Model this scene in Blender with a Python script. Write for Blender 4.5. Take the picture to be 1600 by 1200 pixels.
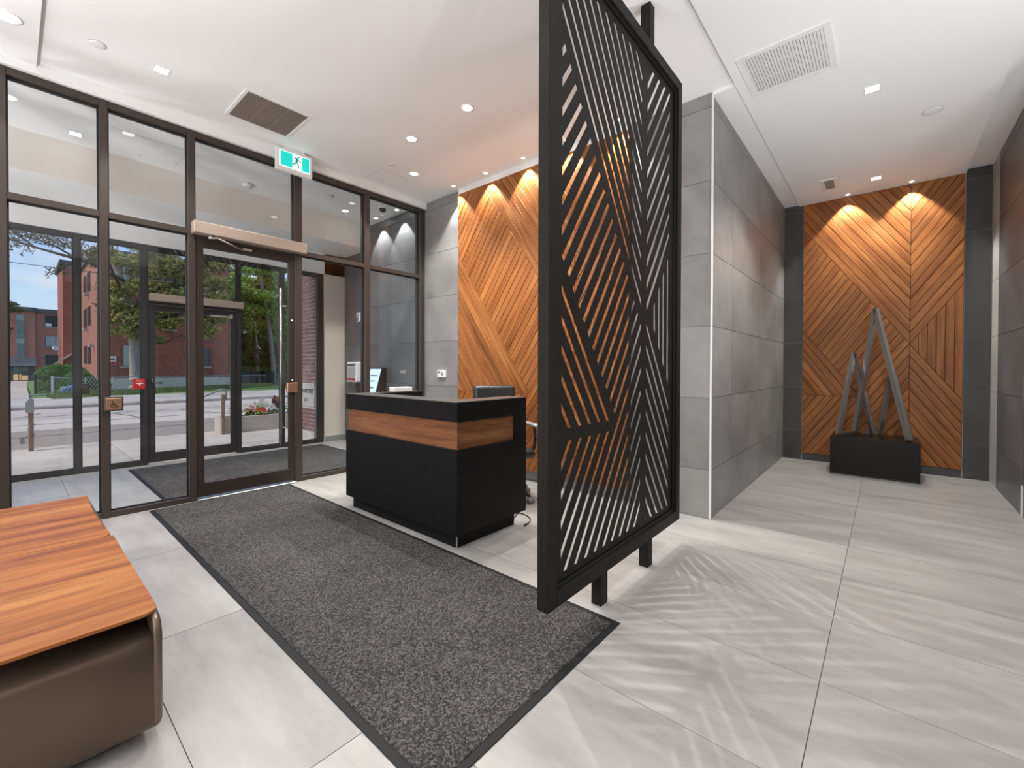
import bpy, bmesh, math, random
from mathutils import Vector, Matrix
import numpy as np

for o in list(bpy.data.objects):
    bpy.data.objects.remove(o)
C = bpy.context.scene.collection
SC = bpy.context.scene
R = math.radians
rnd = random.Random(7)

# ------------------------------------------------------------------ camera, sky, sun, exposure
cam_d = bpy.data.cameras.new('camera')
cam = bpy.data.objects.new('camera', cam_d); C.objects.link(cam)
YAW, PITCH, ROLL = 0.711704799, 0.0103664442, 0.00252364025
f0 = Vector((math.cos(YAW), math.sin(YAW), 0)); r0 = Vector((math.sin(YAW), -math.cos(YAW), 0)); u0 = Vector((0, 0, 1))
fw = f0 * math.cos(PITCH) - u0 * math.sin(PITCH)
up = u0 * math.cos(PITCH) + f0 * math.sin(PITCH)
rt = r0 * math.cos(ROLL) + up * math.sin(ROLL)
up = up * math.cos(ROLL) - r0 * math.sin(ROLL)
m = Matrix.Identity(4)
for i in range(3):
    m[i][0] = rt[i]; m[i][1] = up[i]; m[i][2] = -fw[i]
m[0][3], m[1][3], m[2][3] = 0, 0, 1.3
cam.matrix_world = m
cam_d.sensor_fit = 'HORIZONTAL'; cam_d.sensor_width = 36
cam_d.lens = 677.195 / 1600 * 36
cam_d.shift_y = (581.406 - 600) / 1600
cam_d.clip_start = 0.05; cam_d.clip_end = 400
SC.camera = cam

SC.view_settings.view_transform = 'Standard'
SC.view_settings.look = 'None'
SC.view_settings.gamma = 1
SC.view_settings.use_curve_mapping = False
SC.view_settings.exposure = 0.0
SC.cycles.use_denoising = True
SC.cycles.max_bounces = 10
SC.cycles.diffuse_bounces = 5
SC.cycles.transparent_max_bounces = 16
SC.cycles.sample_clamp_indirect = 6
SC.cycles.caustics_reflective = False
SC.cycles.caustics_refractive = False

LAMP = 1.0            # one dimmer for all the lobby lamps
WARM = (1.0, 0.965, 0.92)

W = bpy.data.worlds.new('sky'); SC.world = W; W.use_nodes = True
nt = W.node_tree; nt.nodes.clear()
def wn(t, **k):
    n = nt.nodes.new(t)
    for a, b in k.items(): setattr(n, a, b)
    return n
out = wn('ShaderNodeOutputWorld'); bg = wn('ShaderNodeBackground'); tc = wn('ShaderNodeTexCoord')
sep = wn('ShaderNodeSeparateXYZ'); ramp = wn('ShaderNodeValToRGB'); mp = wn('ShaderNodeMapping')
noise = wn('ShaderNodeTexNoise'); cr = wn('ShaderNodeValToRGB'); mix = wn('ShaderNodeMixRGB')
nt.links.new(tc.outputs['Generated'], sep.inputs[0]); nt.links.new(sep.outputs['Z'], ramp.inputs[0])
e = ramp.color_ramp.elements
e[0].position = 0.0; e[0].color = (0.86, 0.90, 0.96, 1)
e[1].position = 0.60; e[1].color = (0.10, 0.25, 0.70, 1)
x = ramp.color_ramp.elements.new(0.115); x.color = (0.60, 0.79, 0.99, 1)
x = ramp.color_ramp.elements.new(0.26); x.color = (0.10, 0.31, 0.86, 1)
mp.inputs['Scale'].default_value = (3.0, 3.0, 9.0)
nt.links.new(tc.outputs['Generated'], mp.inputs[0]); nt.links.new(mp.outputs[0], noise.inputs['Vector'])
noise.inputs['Scale'].default_value = 1.6; noise.inputs['Detail'].default_value = 6; noise.inputs['Roughness'].default_value = 0.6
cr.color_ramp.elements[0].position = 0.50; cr.color_ramp.elements[0].color = (0, 0, 0, 1)
cr.color_ramp.elements[1].position = 0.72; cr.color_ramp.elements[1].color = (0.9, 0.9, 0.9, 1)
nt.links.new(noise.outputs['Fac'], cr.inputs[0])
nt.links.new(cr.outputs[0], mix.inputs[0]); nt.links.new(ramp.outputs[0], mix.inputs[1])
mix.inputs[2].default_value = (0.93, 0.93, 0.94, 1)
nt.links.new(mix.outputs[0], bg.inputs[0]); bg.inputs[1].default_value = 1.05
nt.links.new(bg.outputs[0], out.inputs[0])

sun_d = bpy.data.lights.new('sun', 'SUN'); sun_d.energy = 4.2; sun_d.angle = R(25); sun_d.color = (1, 0.92, 0.82)
sun = bpy.data.objects.new('sun', sun_d); C.objects.link(sun)
sun.rotation_euler = Vector((0.66, 0.02, -0.75)).to_track_quat('-Z', 'Y').to_euler()

# area light added out of view on the left to fill the lobby
dl = bpy.data.lights.new('left_fill_light', 'AREA'); dl.shape = 'RECTANGLE'; dl.size = 6.0; dl.size_y = 2.6; dl.energy = 120; dl.color = (0.97, 0.98, 1.0)
dlo = bpy.data.objects.new('left_fill_light', dl); C.objects.link(dlo); dlo.location = (-2.5, 0.6, 1.75); dlo.rotation_euler = (R(90), 0, R(-90))

# fill spots added without fixtures in unseen parts, aimed up to brighten the ceilings
for ux, uy, uz, up_ in ((-2.2, 1.2, 0.4, 170), (-2.2, 3.6, 0.4, 310), (-1.6, 6.0, 0.5, 150), (3.3, -0.98, 0.3, 200), (2.2, -2.2, 0.4, 100), (0.6, -2.4, 0.4, 190)):
    tl = bpy.data.lights.new('uplight_fill', 'SPOT'); tl.energy = up_; tl.spot_size = R(168); tl.spot_blend = 0.8; tl.shadow_soft_size = 0.18; tl.color = (0.98, 0.985, 1.0)
    tlo = bpy.data.objects.new('uplight_fill', tl); C.objects.link(tlo); tlo.location = (ux, uy, uz); tlo.rotation_euler = (R(180), 0, 0)

# ------------------------------------------------------------------ materials
def mat(name):
    m = bpy.data.materials.new(name); m.use_nodes = True
    t = m.node_tree; p = t.nodes['Principled BSDF']
    return m, t, p
def N(t, typ, **k):
    n = t.nodes.new(typ)
    for a, b in k.items():
        if a in n.inputs: n.inputs[a].default_value = b
        else: setattr(n, a, b)
    return n
def plain(name, col, rough=0.5, metal=0.0, spec=0.5, emit=None, estr=0):
    m, t, p = mat(name)
    p.inputs['Base Color'].default_value = (*col, 1); p.inputs['Roughness'].default_value = rough
    p.inputs['Metallic'].default_value = metal; p.inputs['Specular IOR Level'].default_value = spec
    if emit:
        p.inputs['Emission Color'].default_value = (*emit, 1); p.inputs['Emission Strength'].default_value = estr
    return m
def coords(t, scale=(1, 1, 1), vary=True):
    """object coordinates, shifted per object so that like pieces do not repeat"""
    tc = N(t, 'ShaderNodeTexCoord'); mp = N(t, 'ShaderNodeMapping'); mp.inputs['Scale'].default_value = scale
    if vary:
        oi = N(t, 'ShaderNodeObjectInfo'); mu = N(t, 'ShaderNodeMath', operation='MULTIPLY'); mu.inputs[1].default_value = 37.0
        ad = N(t, 'ShaderNodeVectorMath', operation='ADD')
        t.links.new(oi.outputs['Random'], mu.inputs[0]); t.links.new(tc.outputs['Object'], ad.inputs[0]); t.links.new(mu.outputs[0], ad.inputs[1])
        t.links.new(ad.outputs[0], mp.inputs[0])
    else:
        t.links.new(tc.outputs['Object'], mp.inputs[0])
    return mp
def noisy(name, c1, c2, scale=(1, 1, 1), nscale=3.0, detail=6, rough=0.5, lo=0.35, hi=0.65, bump=0.0, vary=True, tint=0.0, nrough=0.6, spec=0.5, metal=0.0, second=None):
    m, t, p = mat(name)
    mp = coords(t, scale, vary)
    n = N(t, 'ShaderNodeTexNoise', Scale=nscale, Detail=detail, Roughness=nrough)
    r = N(t, 'ShaderNodeValToRGB'); r.color_ramp.elements[0].position = lo; r.color_ramp.elements[1].position = hi
    r.color_ramp.elements[0].color = (*c1, 1); r.color_ramp.elements[1].color = (*c2, 1)
    t.links.new(mp.outputs[0], n.inputs['Vector']); t.links.new(n.outputs['Fac'], r.inputs[0])
    col = r.outputs[0]
    if second:      # a finer layer multiplied over the first
        n2 = N(t, 'ShaderNodeTexNoise', Scale=second[0], Detail=4, Roughness=0.7); t.links.new(mp.outputs[0], n2.inputs['Vector'])
        r2 = N(t, 'ShaderNodeValToRGB'); r2.color_ramp.elements[0].position = 0.3; r2.color_ramp.elements[1].position = 0.7
        v = 1 - second[1]; r2.color_ramp.elements[0].color = (v, v, v, 1)
        mx = N(t, 'ShaderNodeMixRGB', blend_type='MULTIPLY'); mx.inputs[0].default_value = 1
        t.links.new(n2.outputs['Fac'], r2.inputs[0]); t.links.new(col, mx.inputs[1]); t.links.new(r2.outputs[0], mx.inputs[2]); col = mx.outputs[0]
    if tint:
        oi = N(t, 'ShaderNodeObjectInfo'); mr = N(t, 'ShaderNodeMapRange'); mr.inputs['To Min'].default_value = 1 - tint; mr.inputs['To Max'].default_value = 1 + tint
        mx = N(t, 'ShaderNodeVectorMath', operation='SCALE'); t.links.new(oi.outputs['Random'], mr.inputs['Value'])
        t.links.new(col, mx.inputs[0]); t.links.new(mr.outputs[0], mx.inputs['Scale']); col = mx.outputs[0]
    t.links.new(col, p.inputs['Base Color'])
    p.inputs['Roughness'].default_value = rough; p.inputs['Specular IOR Level'].default_value = spec; p.inputs['Metallic'].default_value = metal
    if bump:
        b = N(t, 'ShaderNodeBump', Strength=bump, Distance=0.01); t.links.new(n.outputs['Fac'], b.inputs['Height']); t.links.new(b.outputs[0], p.inputs['Normal'])
    return m
def wood(name, dark, mid, light, rough=0.38, gs=1.0, tint=0.16, along=0.5, vary=True, spec=0.5, soft=0.75):
    """straight-grained timber, grain along the object's own X"""
    m, t, p = mat(name)
    mp = coords(t, (along, 9 * gs, 9 * gs), vary)
    n = N(t, 'ShaderNodeTexNoise', Scale=2.2, Detail=5, Roughness=0.55, Distortion=0.35)
    r = N(t, 'ShaderNodeValToRGB'); e = r.color_ramp.elements
    e[0].position = 0.30; e[0].color = (*dark, 1); e[1].position = 0.70; e[1].color = (*light, 1)
    k = e.new(0.48); k.color = (*mid, 1)
    n2 = N(t, 'ShaderNodeTexNoise', Scale=11, Detail=3, Roughness=0.6)
    r2 = N(t, 'ShaderNodeValToRGB'); r2.color_ramp.elements[0].position = 0.36; r2.color_ramp.elements[1].position = 0.56
    r2.color_ramp.elements[0].color = (0.62, 0.58, 0.55, 1)
    mx = N(t, 'ShaderNodeMixRGB', blend_type='MULTIPLY'); mx.inputs[0].default_value = soft
    t.links.new(mp.outputs[0], n.inputs['Vector']); t.links.new(mp.outputs[0], n2.inputs['Vector'])
    t.links.new(n.outputs['Fac'], r.inputs[0]); t.links.new(n2.outputs['Fac'], r2.inputs[0])
    t.links.new(r.outputs[0], mx.inputs[1]); t.links.new(r2.outputs[0], mx.inputs[2])
    col = mx.outputs[0]
    if tint:
        oi = N(t, 'ShaderNodeObjectInfo'); mr = N(t, 'ShaderNodeMapRange'); mr.inputs['To Min'].default_value = 1 - tint; mr.inputs['To Max'].default_value = 1 + tint
        sc = N(t, 'ShaderNodeVectorMath', operation='SCALE'); t.links.new(oi.outputs['Random'], mr.inputs['Value'])
        t.links.new(col, sc.inputs[0]); t.links.new(mr.outputs[0], sc.inputs['Scale']); col = sc.outputs[0]
    t.links.new(col, p.inputs['Base Color']); p.inputs['Roughness'].default_value = rough; p.inputs['Specular IOR Level'].default_value = spec
    return m
def glass_mat(name, tint=(0.97, 0.98, 0.983), ior=1.52):
    m, t, p = mat(name); t.nodes.remove(p)
    tr = N(t, 'ShaderNodeBsdfTransparent'); tr.inputs[0].default_value = (*tint, 1)
    gl = N(t, 'ShaderNodeBsdfGlossy'); gl.inputs['Roughness'].default_value = 0.0
    fr = N(t, 'ShaderNodeFresnel', IOR=ior); mx = N(t, 'ShaderNodeMixShader')
    ge = N(t, 'ShaderNodeNewGeometry'); sb = N(t, 'ShaderNodeMath', operation='SUBTRACT'); sb.inputs[0].default_value = 1; t.links.new(ge.outputs['Backfacing'], sb.inputs[1])
    mu = N(t, 'ShaderNodeMath', operation='MULTIPLY'); t.links.new(fr.outputs[0], mu.inputs[0]); t.links.new(sb.outputs[0], mu.inputs[1])   # the far face of the thin pane only lets light out
    t.links.new(mu.outputs[0], mx.inputs[0]); t.links.new(tr.outputs[0], mx.inputs[1]); t.links.new(gl.outputs[0], mx.inputs[2])
    t.links.new(mx.outputs[0], t.nodes['Material Output'].inputs['Surface'])
    return m
def brick_mat(name, c1, c2, mortar, scale=1.0, axes='XZ'):
    m, t, p = mat(name)
    tc = N(t, 'ShaderNodeTexCoord'); s = N(t, 'ShaderNodeSeparateXYZ'); c = N(t, 'ShaderNodeCombineXYZ')
    t.links.new(tc.outputs['Object'], s.inputs[0]); 
    ad = N(t, 'ShaderNodeMath', operation='ADD'); t.links.new(s.outputs['X'], ad.inputs[0]); t.links.new(s.outputs['Y'], ad.inputs[1])
    t.links.new(ad.outputs[0], c.inputs['X']); t.links.new(s.outputs['Z'], c.inputs['Y'])
    b = N(t, 'ShaderNodeTexBrick', Scale=scale); b.inputs['Color1'].default_value = (*c1, 1); b.inputs['Color2'].default_value = (*c2, 1)
    b.inputs['Mortar'].default_value = (*mortar, 1); b.inputs['Brick Width'].default_value = 0.24; b.inputs['Row Height'].default_value = 0.085
    b.inputs['Mortar Size'].default_value = 0.008
    t.links.new(c.outputs[0], b.inputs['Vector']); t.links.new(b.outputs['Color'], p.inputs['Base Color'])
    p.inputs['Roughness'].default_value = 0.85
    return m

M = {}
M['paint'] = plain('white_paint', (0.845, 0.85, 0.85), 0.6)
M['beige_paint'] = plain('beige_paint', (0.66, 0.60, 0.54), 0.6)
M['warm_paint'] = plain('warm_paint', (0.80, 0.745, 0.69), 0.6)
M['floor_tile'] = noisy('porcelain_floor', (0.300, 0.289, 0.277), (0.430, 0.417, 0.404), (2.6, 0.7, 1), 1.9, 8, 0.36, 0.32, 0.68, tint=0.03, second=(9, 0.10))
M['wall_tile'] = noisy('light_grey_tile', (0.205, 0.203, 0.198), (0.305, 0.302, 0.296), (1, 1, 1), 1.6, 7, 0.42, 0.32, 0.70, tint=0.03, second=(7, 0.10))
M['dark_tile'] = noisy('charcoal_tile', (0.032, 0.034, 0.034), (0.062, 0.064, 0.063), (1, 1, 1), 2.0, 7, 0.42, 0.3, 0.7, tint=0.05)
M['sheen_tile'] = noisy('sheen_tile', (0.46, 0.45, 0.43), (0.56, 0.55, 0.53), (1, 1, 1), 1.6, 7, 0.42, 0.32, 0.70)  # tile with a bright reflection put into its colour
M['slate_tile'] = noisy('slate_tile', (0.088, 0.094, 0.100), (0.150, 0.157, 0.163), (1, 1, 1), 1.6, 7, 0.40, 0.3, 0.7, tint=0.05)
M['grout'] = plain('grey_grout', (0.16, 0.145, 0.13), 0.9)
M['wall_grout'] = plain('light_grout', (0.42, 0.41, 0.39), 0.9)
M['teak'] = wood('teak_boards', (0.185, 0.058, 0.013), (0.315, 0.113, 0.031), (0.41, 0.168, 0.051), 0.42, tint=0.16, soft=0.62, spec=0.28)
M['desk_wood'] = wood('desk_walnut', (0.095, 0.030, 0.010), (0.215, 0.080, 0.028), (0.31, 0.130, 0.050), 0.34, gs=0.7, tint=0.0)
M['bench_wood'] = wood('bench_cherry', (0.185, 0.052, 0.012), (0.32, 0.112, 0.028), (0.41, 0.175, 0.048), 0.42, gs=0.45, tint=0.05, along=0.35, spec=0.28)
M['black_backing'] = plain('brown_backing', (0.040, 0.018, 0.008), 0.8)
M['black_metal'] = noisy('black_powder_coat', (0.012, 0.0105, 0.0095), (0.016, 0.0142, 0.013), (1, 1, 1), 60, 3, 0.5, tint=0, spec=0.15)
M['bronze'] = plain('bronze_anodised', (0.062, 0.048, 0.041), 0.38, 0.35)
M['bronze_dark'] = plain('dark_bronze', (0.030, 0.021, 0.017), 0.42, 0.2)
M['outer_metal'] = plain('outer_bronze', (0.035, 0.033, 0.034), 0.42, 0.25)
M['gasket'] = plain('black_gasket', (0.010, 0.012, 0.016), 0.6)
M['glass'] = glass_mat('clear_glass')
M['copper'] = plain('bronze_plate', (0.42, 0.24, 0.16), 0.30, 0.75)
M['alu'] = plain('aluminium', (0.55, 0.55, 0.56), 0.35, 0.8)
M['steel'] = plain('brushed_steel', (0.40, 0.38, 0.36), 0.24, 0.8)
M['sand_metal'] = plain('sand_metal', (0.40, 0.325, 0.275), 0.42, 0.25)
M['white_plastic'] = plain('white_plastic', (0.80, 0.80, 0.79), 0.4)
M['grey_plastic'] = plain('grey_plastic', (0.20, 0.20, 0.21), 0.5)
M['black_plastic'] = plain('black_plastic', (0.014, 0.014, 0.015), 0.42)
M['red'] = plain('red_enamel', (0.52, 0.012, 0.02), 0.35)
M['red_stripe'] = plain('red_stripe', (0.45, 0.03, 0.03), 0.5)
M['leather'] = noisy('black_leather', (0.016, 0.016, 0.017), (0.028, 0.028, 0.03), (1, 1, 1), 60, 3, 0.30, bump=0.15, vary=False)
M['laminate'] = None
def laminate():
    m, t, p = mat('black_oak_laminate')
    mp = coords(t, (1, 1, 1), False); 
    rot = N(t, 'ShaderNodeMapping'); rot.inputs['Rotation'].default_value = (R(38), R(52), R(0)); rot.inputs['Scale'].default_value = (0.6, 9, 9)
    t.links.new(mp.outputs[0], rot.inputs[0])
    n = N(t, 'ShaderNodeTexNoise', Scale=3.5, Detail=5, Roughness=0.6); t.links.new(rot.outputs[0], n.inputs['Vector'])
    r = N(t, 'ShaderNodeValToRGB'); r.color_ramp.elements[0].position = 0.3; r.color_ramp.elements[1].position = 0.72
    r.color_ramp.elements[0].color = (0.006, 0.006, 0.0064, 1); r.color_ramp.elements[1].color = (0.0125, 0.012, 0.012, 1)
    t.links.new(n.outputs['Fac'], r.inputs[0]); t.links.new(r.outputs[0], p.inputs['Base Color']); p.inputs['Roughness'].default_value = 0.5; p.inputs['Specular IOR Level'].default_value = 0.12
    b = N(t, 'ShaderNodeBump', Strength=0.12, Distance=0.004); t.links.new(n.outputs['Fac'], b.inputs['Height']); t.links.new(b.outputs[0], p.inputs['Normal'])
    return m
M['laminate'] = laminate()
M['desk_top'] = plain('desk_top_laminate', (0.055, 0.050, 0.047), 0.36)
M['bench_metal'] = plain('bronze_lacquer', (0.165, 0.120, 0.090), 0.36, 0.5)
def carpet():
    m, t, p = mat('charcoal_mat')
    mp = coords(t, (1, 1, 1), False)
    v = N(t, 'ShaderNodeTexVoronoi', Scale=150); t.links.new(mp.outputs[0], v.inputs['Vector'])
    n = N(t, 'ShaderNodeTexNoise', Scale=3, Detail=4); t.links.new(mp.outputs[0], n.inputs['Vector'])
    r = N(t, 'ShaderNodeValToRGB'); e = r.color_ramp.elements; e[0].position = 0.0; e[0].color = (0.030, 0.029, 0.029, 1); e[1].position = 1.0; e[1].color = (0.165, 0.158, 0.152, 1)
    k = e.new(0.55); k.color = (0.075, 0.072, 0.070, 1)
    sepc = N(t, 'ShaderNodeSeparateColor'); t.links.new(v.outputs['Color'], sepc.inputs[0]); t.links.new(sepc.outputs[0], r.inputs[0])
    r2 = N(t, 'ShaderNodeValToRGB'); r2.color_ramp.elements[0].position = 0.35; r2.color_ramp.elements[1].position = 0.7; r2.color_ramp.elements[0].color = (0.8, 0.8, 0.8, 1)
    mx = N(t, 'ShaderNodeMixRGB', blend_type='MULTIPLY'); mx.inputs[0].default_value = 1
    t.links.new(n.outputs['Fac'], r2.inputs[0]); t.links.new(r.outputs[0], mx.inputs[1]); t.links.new(r2.outputs[0], mx.inputs[2])
    t.links.new(mx.outputs[0], p.inputs['Base Color']); p.inputs['Roughness'].default_value = 0.95; p.inputs['Specular IOR Level'].default_value = 0.15
    b = N(t, 'ShaderNodeBump', Strength=0.9, Distance=0.006); b.invert = True; t.links.new(v.outputs['Distance'], b.inputs['Height']); t.links.new(b.outputs[0], p.inputs['Normal'])
    return m
M['carpet'] = carpet()
M['rubber'] = plain('black_rubber', (0.013, 0.0135, 0.015), 0.6, 0, 0.25)
M['lamp_glow'] = plain('lamp_glow', (1, 1, 1), 0.5, emit=(1, 0.95, 0.88), estr=14)
M['exit_white'] = plain('exit_white', (0.85, 0.9, 0.9), 0.4, emit=(0.85, 1, 1), estr=0.75)
M['exit_green'] = plain('exit_green', (0.0, 0.35, 0.3), 0.4, emit=(0.0, 0.62, 0.54), estr=0.85)
M['exit_man'] = plain('exit_man', (0.0, 0.18, 0.15), 0.4, emit=(0.0, 0.25, 0.2), estr=0.6)
M['vent_brown'] = plain('vent_brown', (0.27, 0.225, 0.195), 0.6)
M['vent_dark'] = plain('vent_dark', (0.02, 0.018, 0.016), 0.8)
M['vent_grey'] = plain('vent_grey', (0.30, 0.29, 0.28), 0.6)
M['screen_glow'] = plain('directory_glow', (0.5, 0.6, 0.7), 0.3, emit=(0.45, 0.66, 0.85), estr=0.75)
# outdoors
M['concrete'] = noisy('pavement', (0.44, 0.385, 0.325), (0.57, 0.515, 0.45), (1, 1, 1), 1.2, 8, 0.9, second=(14, 0.15))
M['kerb'] = noisy('kerb_stone', (0.34, 0.29, 0.25), (0.50, 0.44, 0.39), (1, 1, 1), 2.0, 6, 0.9)
def asphalt():
    m, t, p = mat('asphalt')
    tc = N(t, 'ShaderNodeTexCoord'); s = N(t, 'ShaderNodeSeparateXYZ'); t.links.new(tc.outputs['Object'], s.inputs[0])
    n = N(t, 'ShaderNodeTexNoise', Scale=5, Detail=8, Roughness=0.8); t.links.new(tc.outputs['Object'], n.inputs['Vector'])
    mm = N(t, 'ShaderNodeMath', operation='MULTIPLY_ADD'); mm.inputs[1].default_value = 0.35; t.links.new(n.outputs['Fac'], mm.inputs[0]); t.links.new(s.outputs['Y'], mm.inputs[2])
    lane = N(t, 'ShaderNodeValToRGB'); lane.color_ramp.interpolation = 'CONSTANT'; e = lane.color_ramp.elements
    mr = N(t, 'ShaderNodeMapRange'); mr.inputs['From Min'].default_value = 0; mr.inputs['From Max'].default_value = 14.0; t.links.new(mm.outputs[0], mr.inputs[0]); t.links.new(mr.outputs[0], lane.inputs[0])
    e[0].color = (0.33, 0.275, 0.22, 1); e[1].position = 0.36; e[1].color = (0.60, 0.52, 0.43, 1)
    k = e.new(0.60); k.color = (0.50, 0.44, 0.365, 1); k = e.new(0.82); k.color = (0.56, 0.485, 0.40, 1)
    r2 = N(t, 'ShaderNodeValToRGB'); r2.color_ramp.elements[0].position = 0.3; r2.color_ramp.elements[1].position = 0.7; r2.color_ramp.elements[0].color = (0.72, 0.72, 0.72, 1)
    mx = N(t, 'ShaderNodeMixRGB', blend_type='MULTIPLY'); mx.inputs[0].default_value = 1
    t.links.new(n.outputs['Fac'], r2.inputs[0]); t.links.new(lane.outputs[0], mx.inputs[1]); t.links.new(r2.outputs[0], mx.inputs[2])
    t.links.new(mx.outputs[0], p.inputs['Base Color']); p.inputs['Roughness'].default_value = 0.9
    return m
M['asphalt'] = asphalt()
M['tar'] = plain('tar_line', (0.09, 0.085, 0.08), 0.8)
M['grass'] = noisy('lawn', (0.075, 0.14, 0.025), (0.17, 0.27, 0.065), (1, 1, 1), 2.5, 8, 0.95, 0.3, 0.7, vary=False)
M['blade'] = noisy('grass_blades', (0.16, 0.21, 0.06), (0.34, 0.36, 0.15), (1, 1, 1), 1.0, 4, 0.9, vary=False)
M['brick_lit'] = brick_mat('sunlit_brick', (0.40, 0.115, 0.075), (0.27, 0.072, 0.050), (0.36, 0.25, 0.21))  # sunlit tone of the house brick, light put into the colour
M['brick_shaded'] = brick_mat('shaded_brick', (0.36, 0.092, 0.055), (0.23, 0.060, 0.040), (0.32, 0.20, 0.16))  # same brick with the shade of its darker faces in the colour
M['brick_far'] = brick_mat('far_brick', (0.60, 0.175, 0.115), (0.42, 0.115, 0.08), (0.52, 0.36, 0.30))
M['pier_brick'] = noisy('pier_brick', (0.20, 0.105, 0.095), (0.30, 0.165, 0.145), (1, 1, 1), 12, 4, 0.85, tint=0.22)
M['mortar'] = plain('pale_mortar', (0.78, 0.72, 0.68), 0.9)
M['stone'] = noisy('pale_stone', (0.50, 0.46, 0.42), (0.62, 0.58, 0.54), (1, 1, 1), 6, 5, 0.8)
M['roof_trim'] = plain('roof_fascia', (0.085, 0.095, 0.10), 0.7)
M['win_glass'] = plain('dark_window', (0.035, 0.045, 0.05), 0.12)
M['win_blind'] = plain('window_blind', (0.40, 0.43, 0.41), 0.6)
M['sill'] = plain('window_sill', (0.42, 0.38, 0.35), 0.8)
M['glass_block'] = noisy('glass_block', (0.14, 0.20, 0.20), (0.24, 0.30, 0.29), (1, 1, 1), 3, 4, 0.25)
M['canopy_metal'] = plain('canopy_metal', (0.24, 0.21, 0.225), 0.6)
M['warm_light'] = plain('lit_lobby', (0.5, 0.4, 0.25), 0.5, emit=(1.0, 0.62, 0.25), estr=0.42)
M['pink_stone'] = plain('pink_pavers', (0.46, 0.36, 0.32), 0.9)
M['bark'] = noisy('bark', (0.21, 0.175, 0.145), (0.37, 0.32, 0.28), (6, 6, 1), 3, 6, 0.95, bump=0.4)
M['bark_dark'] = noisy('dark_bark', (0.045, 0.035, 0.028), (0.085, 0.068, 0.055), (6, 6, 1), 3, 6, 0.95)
M['galv'] = plain('galvanised', (0.42, 0.44, 0.45), 0.5, 0.4)
M['rail_metal'] = plain('weathered_rail', (0.36, 0.34, 0.32), 0.5, 0.5)
M['rust_post'] = noisy('rusted_post', (0.20, 0.13, 0.095), (0.34, 0.25, 0.20), (4, 4, 1), 5, 5, 0.8)
M['bin_green'] = plain('green_bin', (0.012, 0.055, 0.040), 0.5)
M['bin_black'] = plain('black_bin', (0.012, 0.012, 0.015), 0.5)
M['blue_tarp'] = noisy('blue_tarp', (0.05, 0.11, 0.21), (0.11, 0.18, 0.30), (1, 1, 1), 4, 5, 0.7)
M['soil'] = plain('soil', (0.035, 0.026, 0.02), 0.95)
M['petal_white'] = plain('white_petals', (0.85, 0.83, 0.80), 0.6)
M['petal_red'] = plain('red_petals', (0.80, 0.09, 0.05), 0.6)
M['petal_pink'] = plain('pink_petals', (0.75, 0.42, 0.34), 0.6)
M['leaf_bronze'] = plain('bronze_leaf', (0.24, 0.125, 0.045), 0.5)
M['leaf_dark'] = plain('purple_leaf', (0.075, 0.022, 0.028), 0.5)
M['ink'] = plain('black_ink', (0.012, 0.012, 0.014), 0.5)
M['ink_grey'] = plain('grey_ink', (0.13, 0.13, 0.14), 0.5)
def leaf(name, cols, trans=0.35):
    m, t, p = mat(name)
    g = N(t, 'ShaderNodeNewGeometry'); r = N(t, 'ShaderNodeValToRGB'); e = r.color_ramp.elements
    e[0].color = (*cols[0], 1); e[1].color = (*cols[-1], 1)
    for i, c in enumerate(cols[1:-1]):
        k = e.new((i + 1) / (len(cols) - 1)); k.color = (*c, 1)
    t.links.new(g.outputs['Random Per Island'], r.inputs[0]); t.links.new(r.outputs[0], p.inputs['Base Color'])
    p.inputs['Roughness'].default_value = 0.6
    tb = N(t, 'ShaderNodeBsdfTranslucent'); mx = N(t, 'ShaderNodeMixShader'); mx.inputs[0].default_value = trans
    t.links.new(r.outputs[0], tb.inputs[0]); t.links.new(p.outputs[0], mx.inputs[1]); t.links.new(tb.outputs[0], mx.inputs[2])
    t.links.new(mx.outputs[0], t.nodes['Material Output'].inputs['Surface'])
    return m
M['leaf_maple'] = leaf('maple_leaves', [(0.12, 0.18, 0.03), (0.22, 0.30, 0.05), (0.42, 0.25, 0.13), (0.42, 0.48, 0.08), (0.38, 0.29, 0.17)])
M['leaf_green'] = leaf('green_leaves', [(0.12, 0.23, 0.03), (0.24, 0.40, 0.05), (0.42, 0.58, 0.10), (0.17, 0.30, 0.045), (0.50, 0.62, 0.18)])
M['leaf_hedge'] = leaf('hedge_leaves', [(0.06, 0.14, 0.02), (0.12, 0.25, 0.04), (0.19, 0.36, 0.06), (0.08, 0.17, 0.03)])
M['leaf_olive'] = leaf('olive_leaves', [(0.06, 0.12, 0.025), (0.11, 0.20, 0.04), (0.18, 0.25, 0.05), (0.20, 0.15, 0.055)])  # dark olive green leaf colours
M['leaf_bough'] = leaf('bough_leaves', [(0.05, 0.05, 0.018), (0.10, 0.085, 0.03), (0.13, 0.08, 0.03), (0.15, 0.15, 0.04)])

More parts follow.
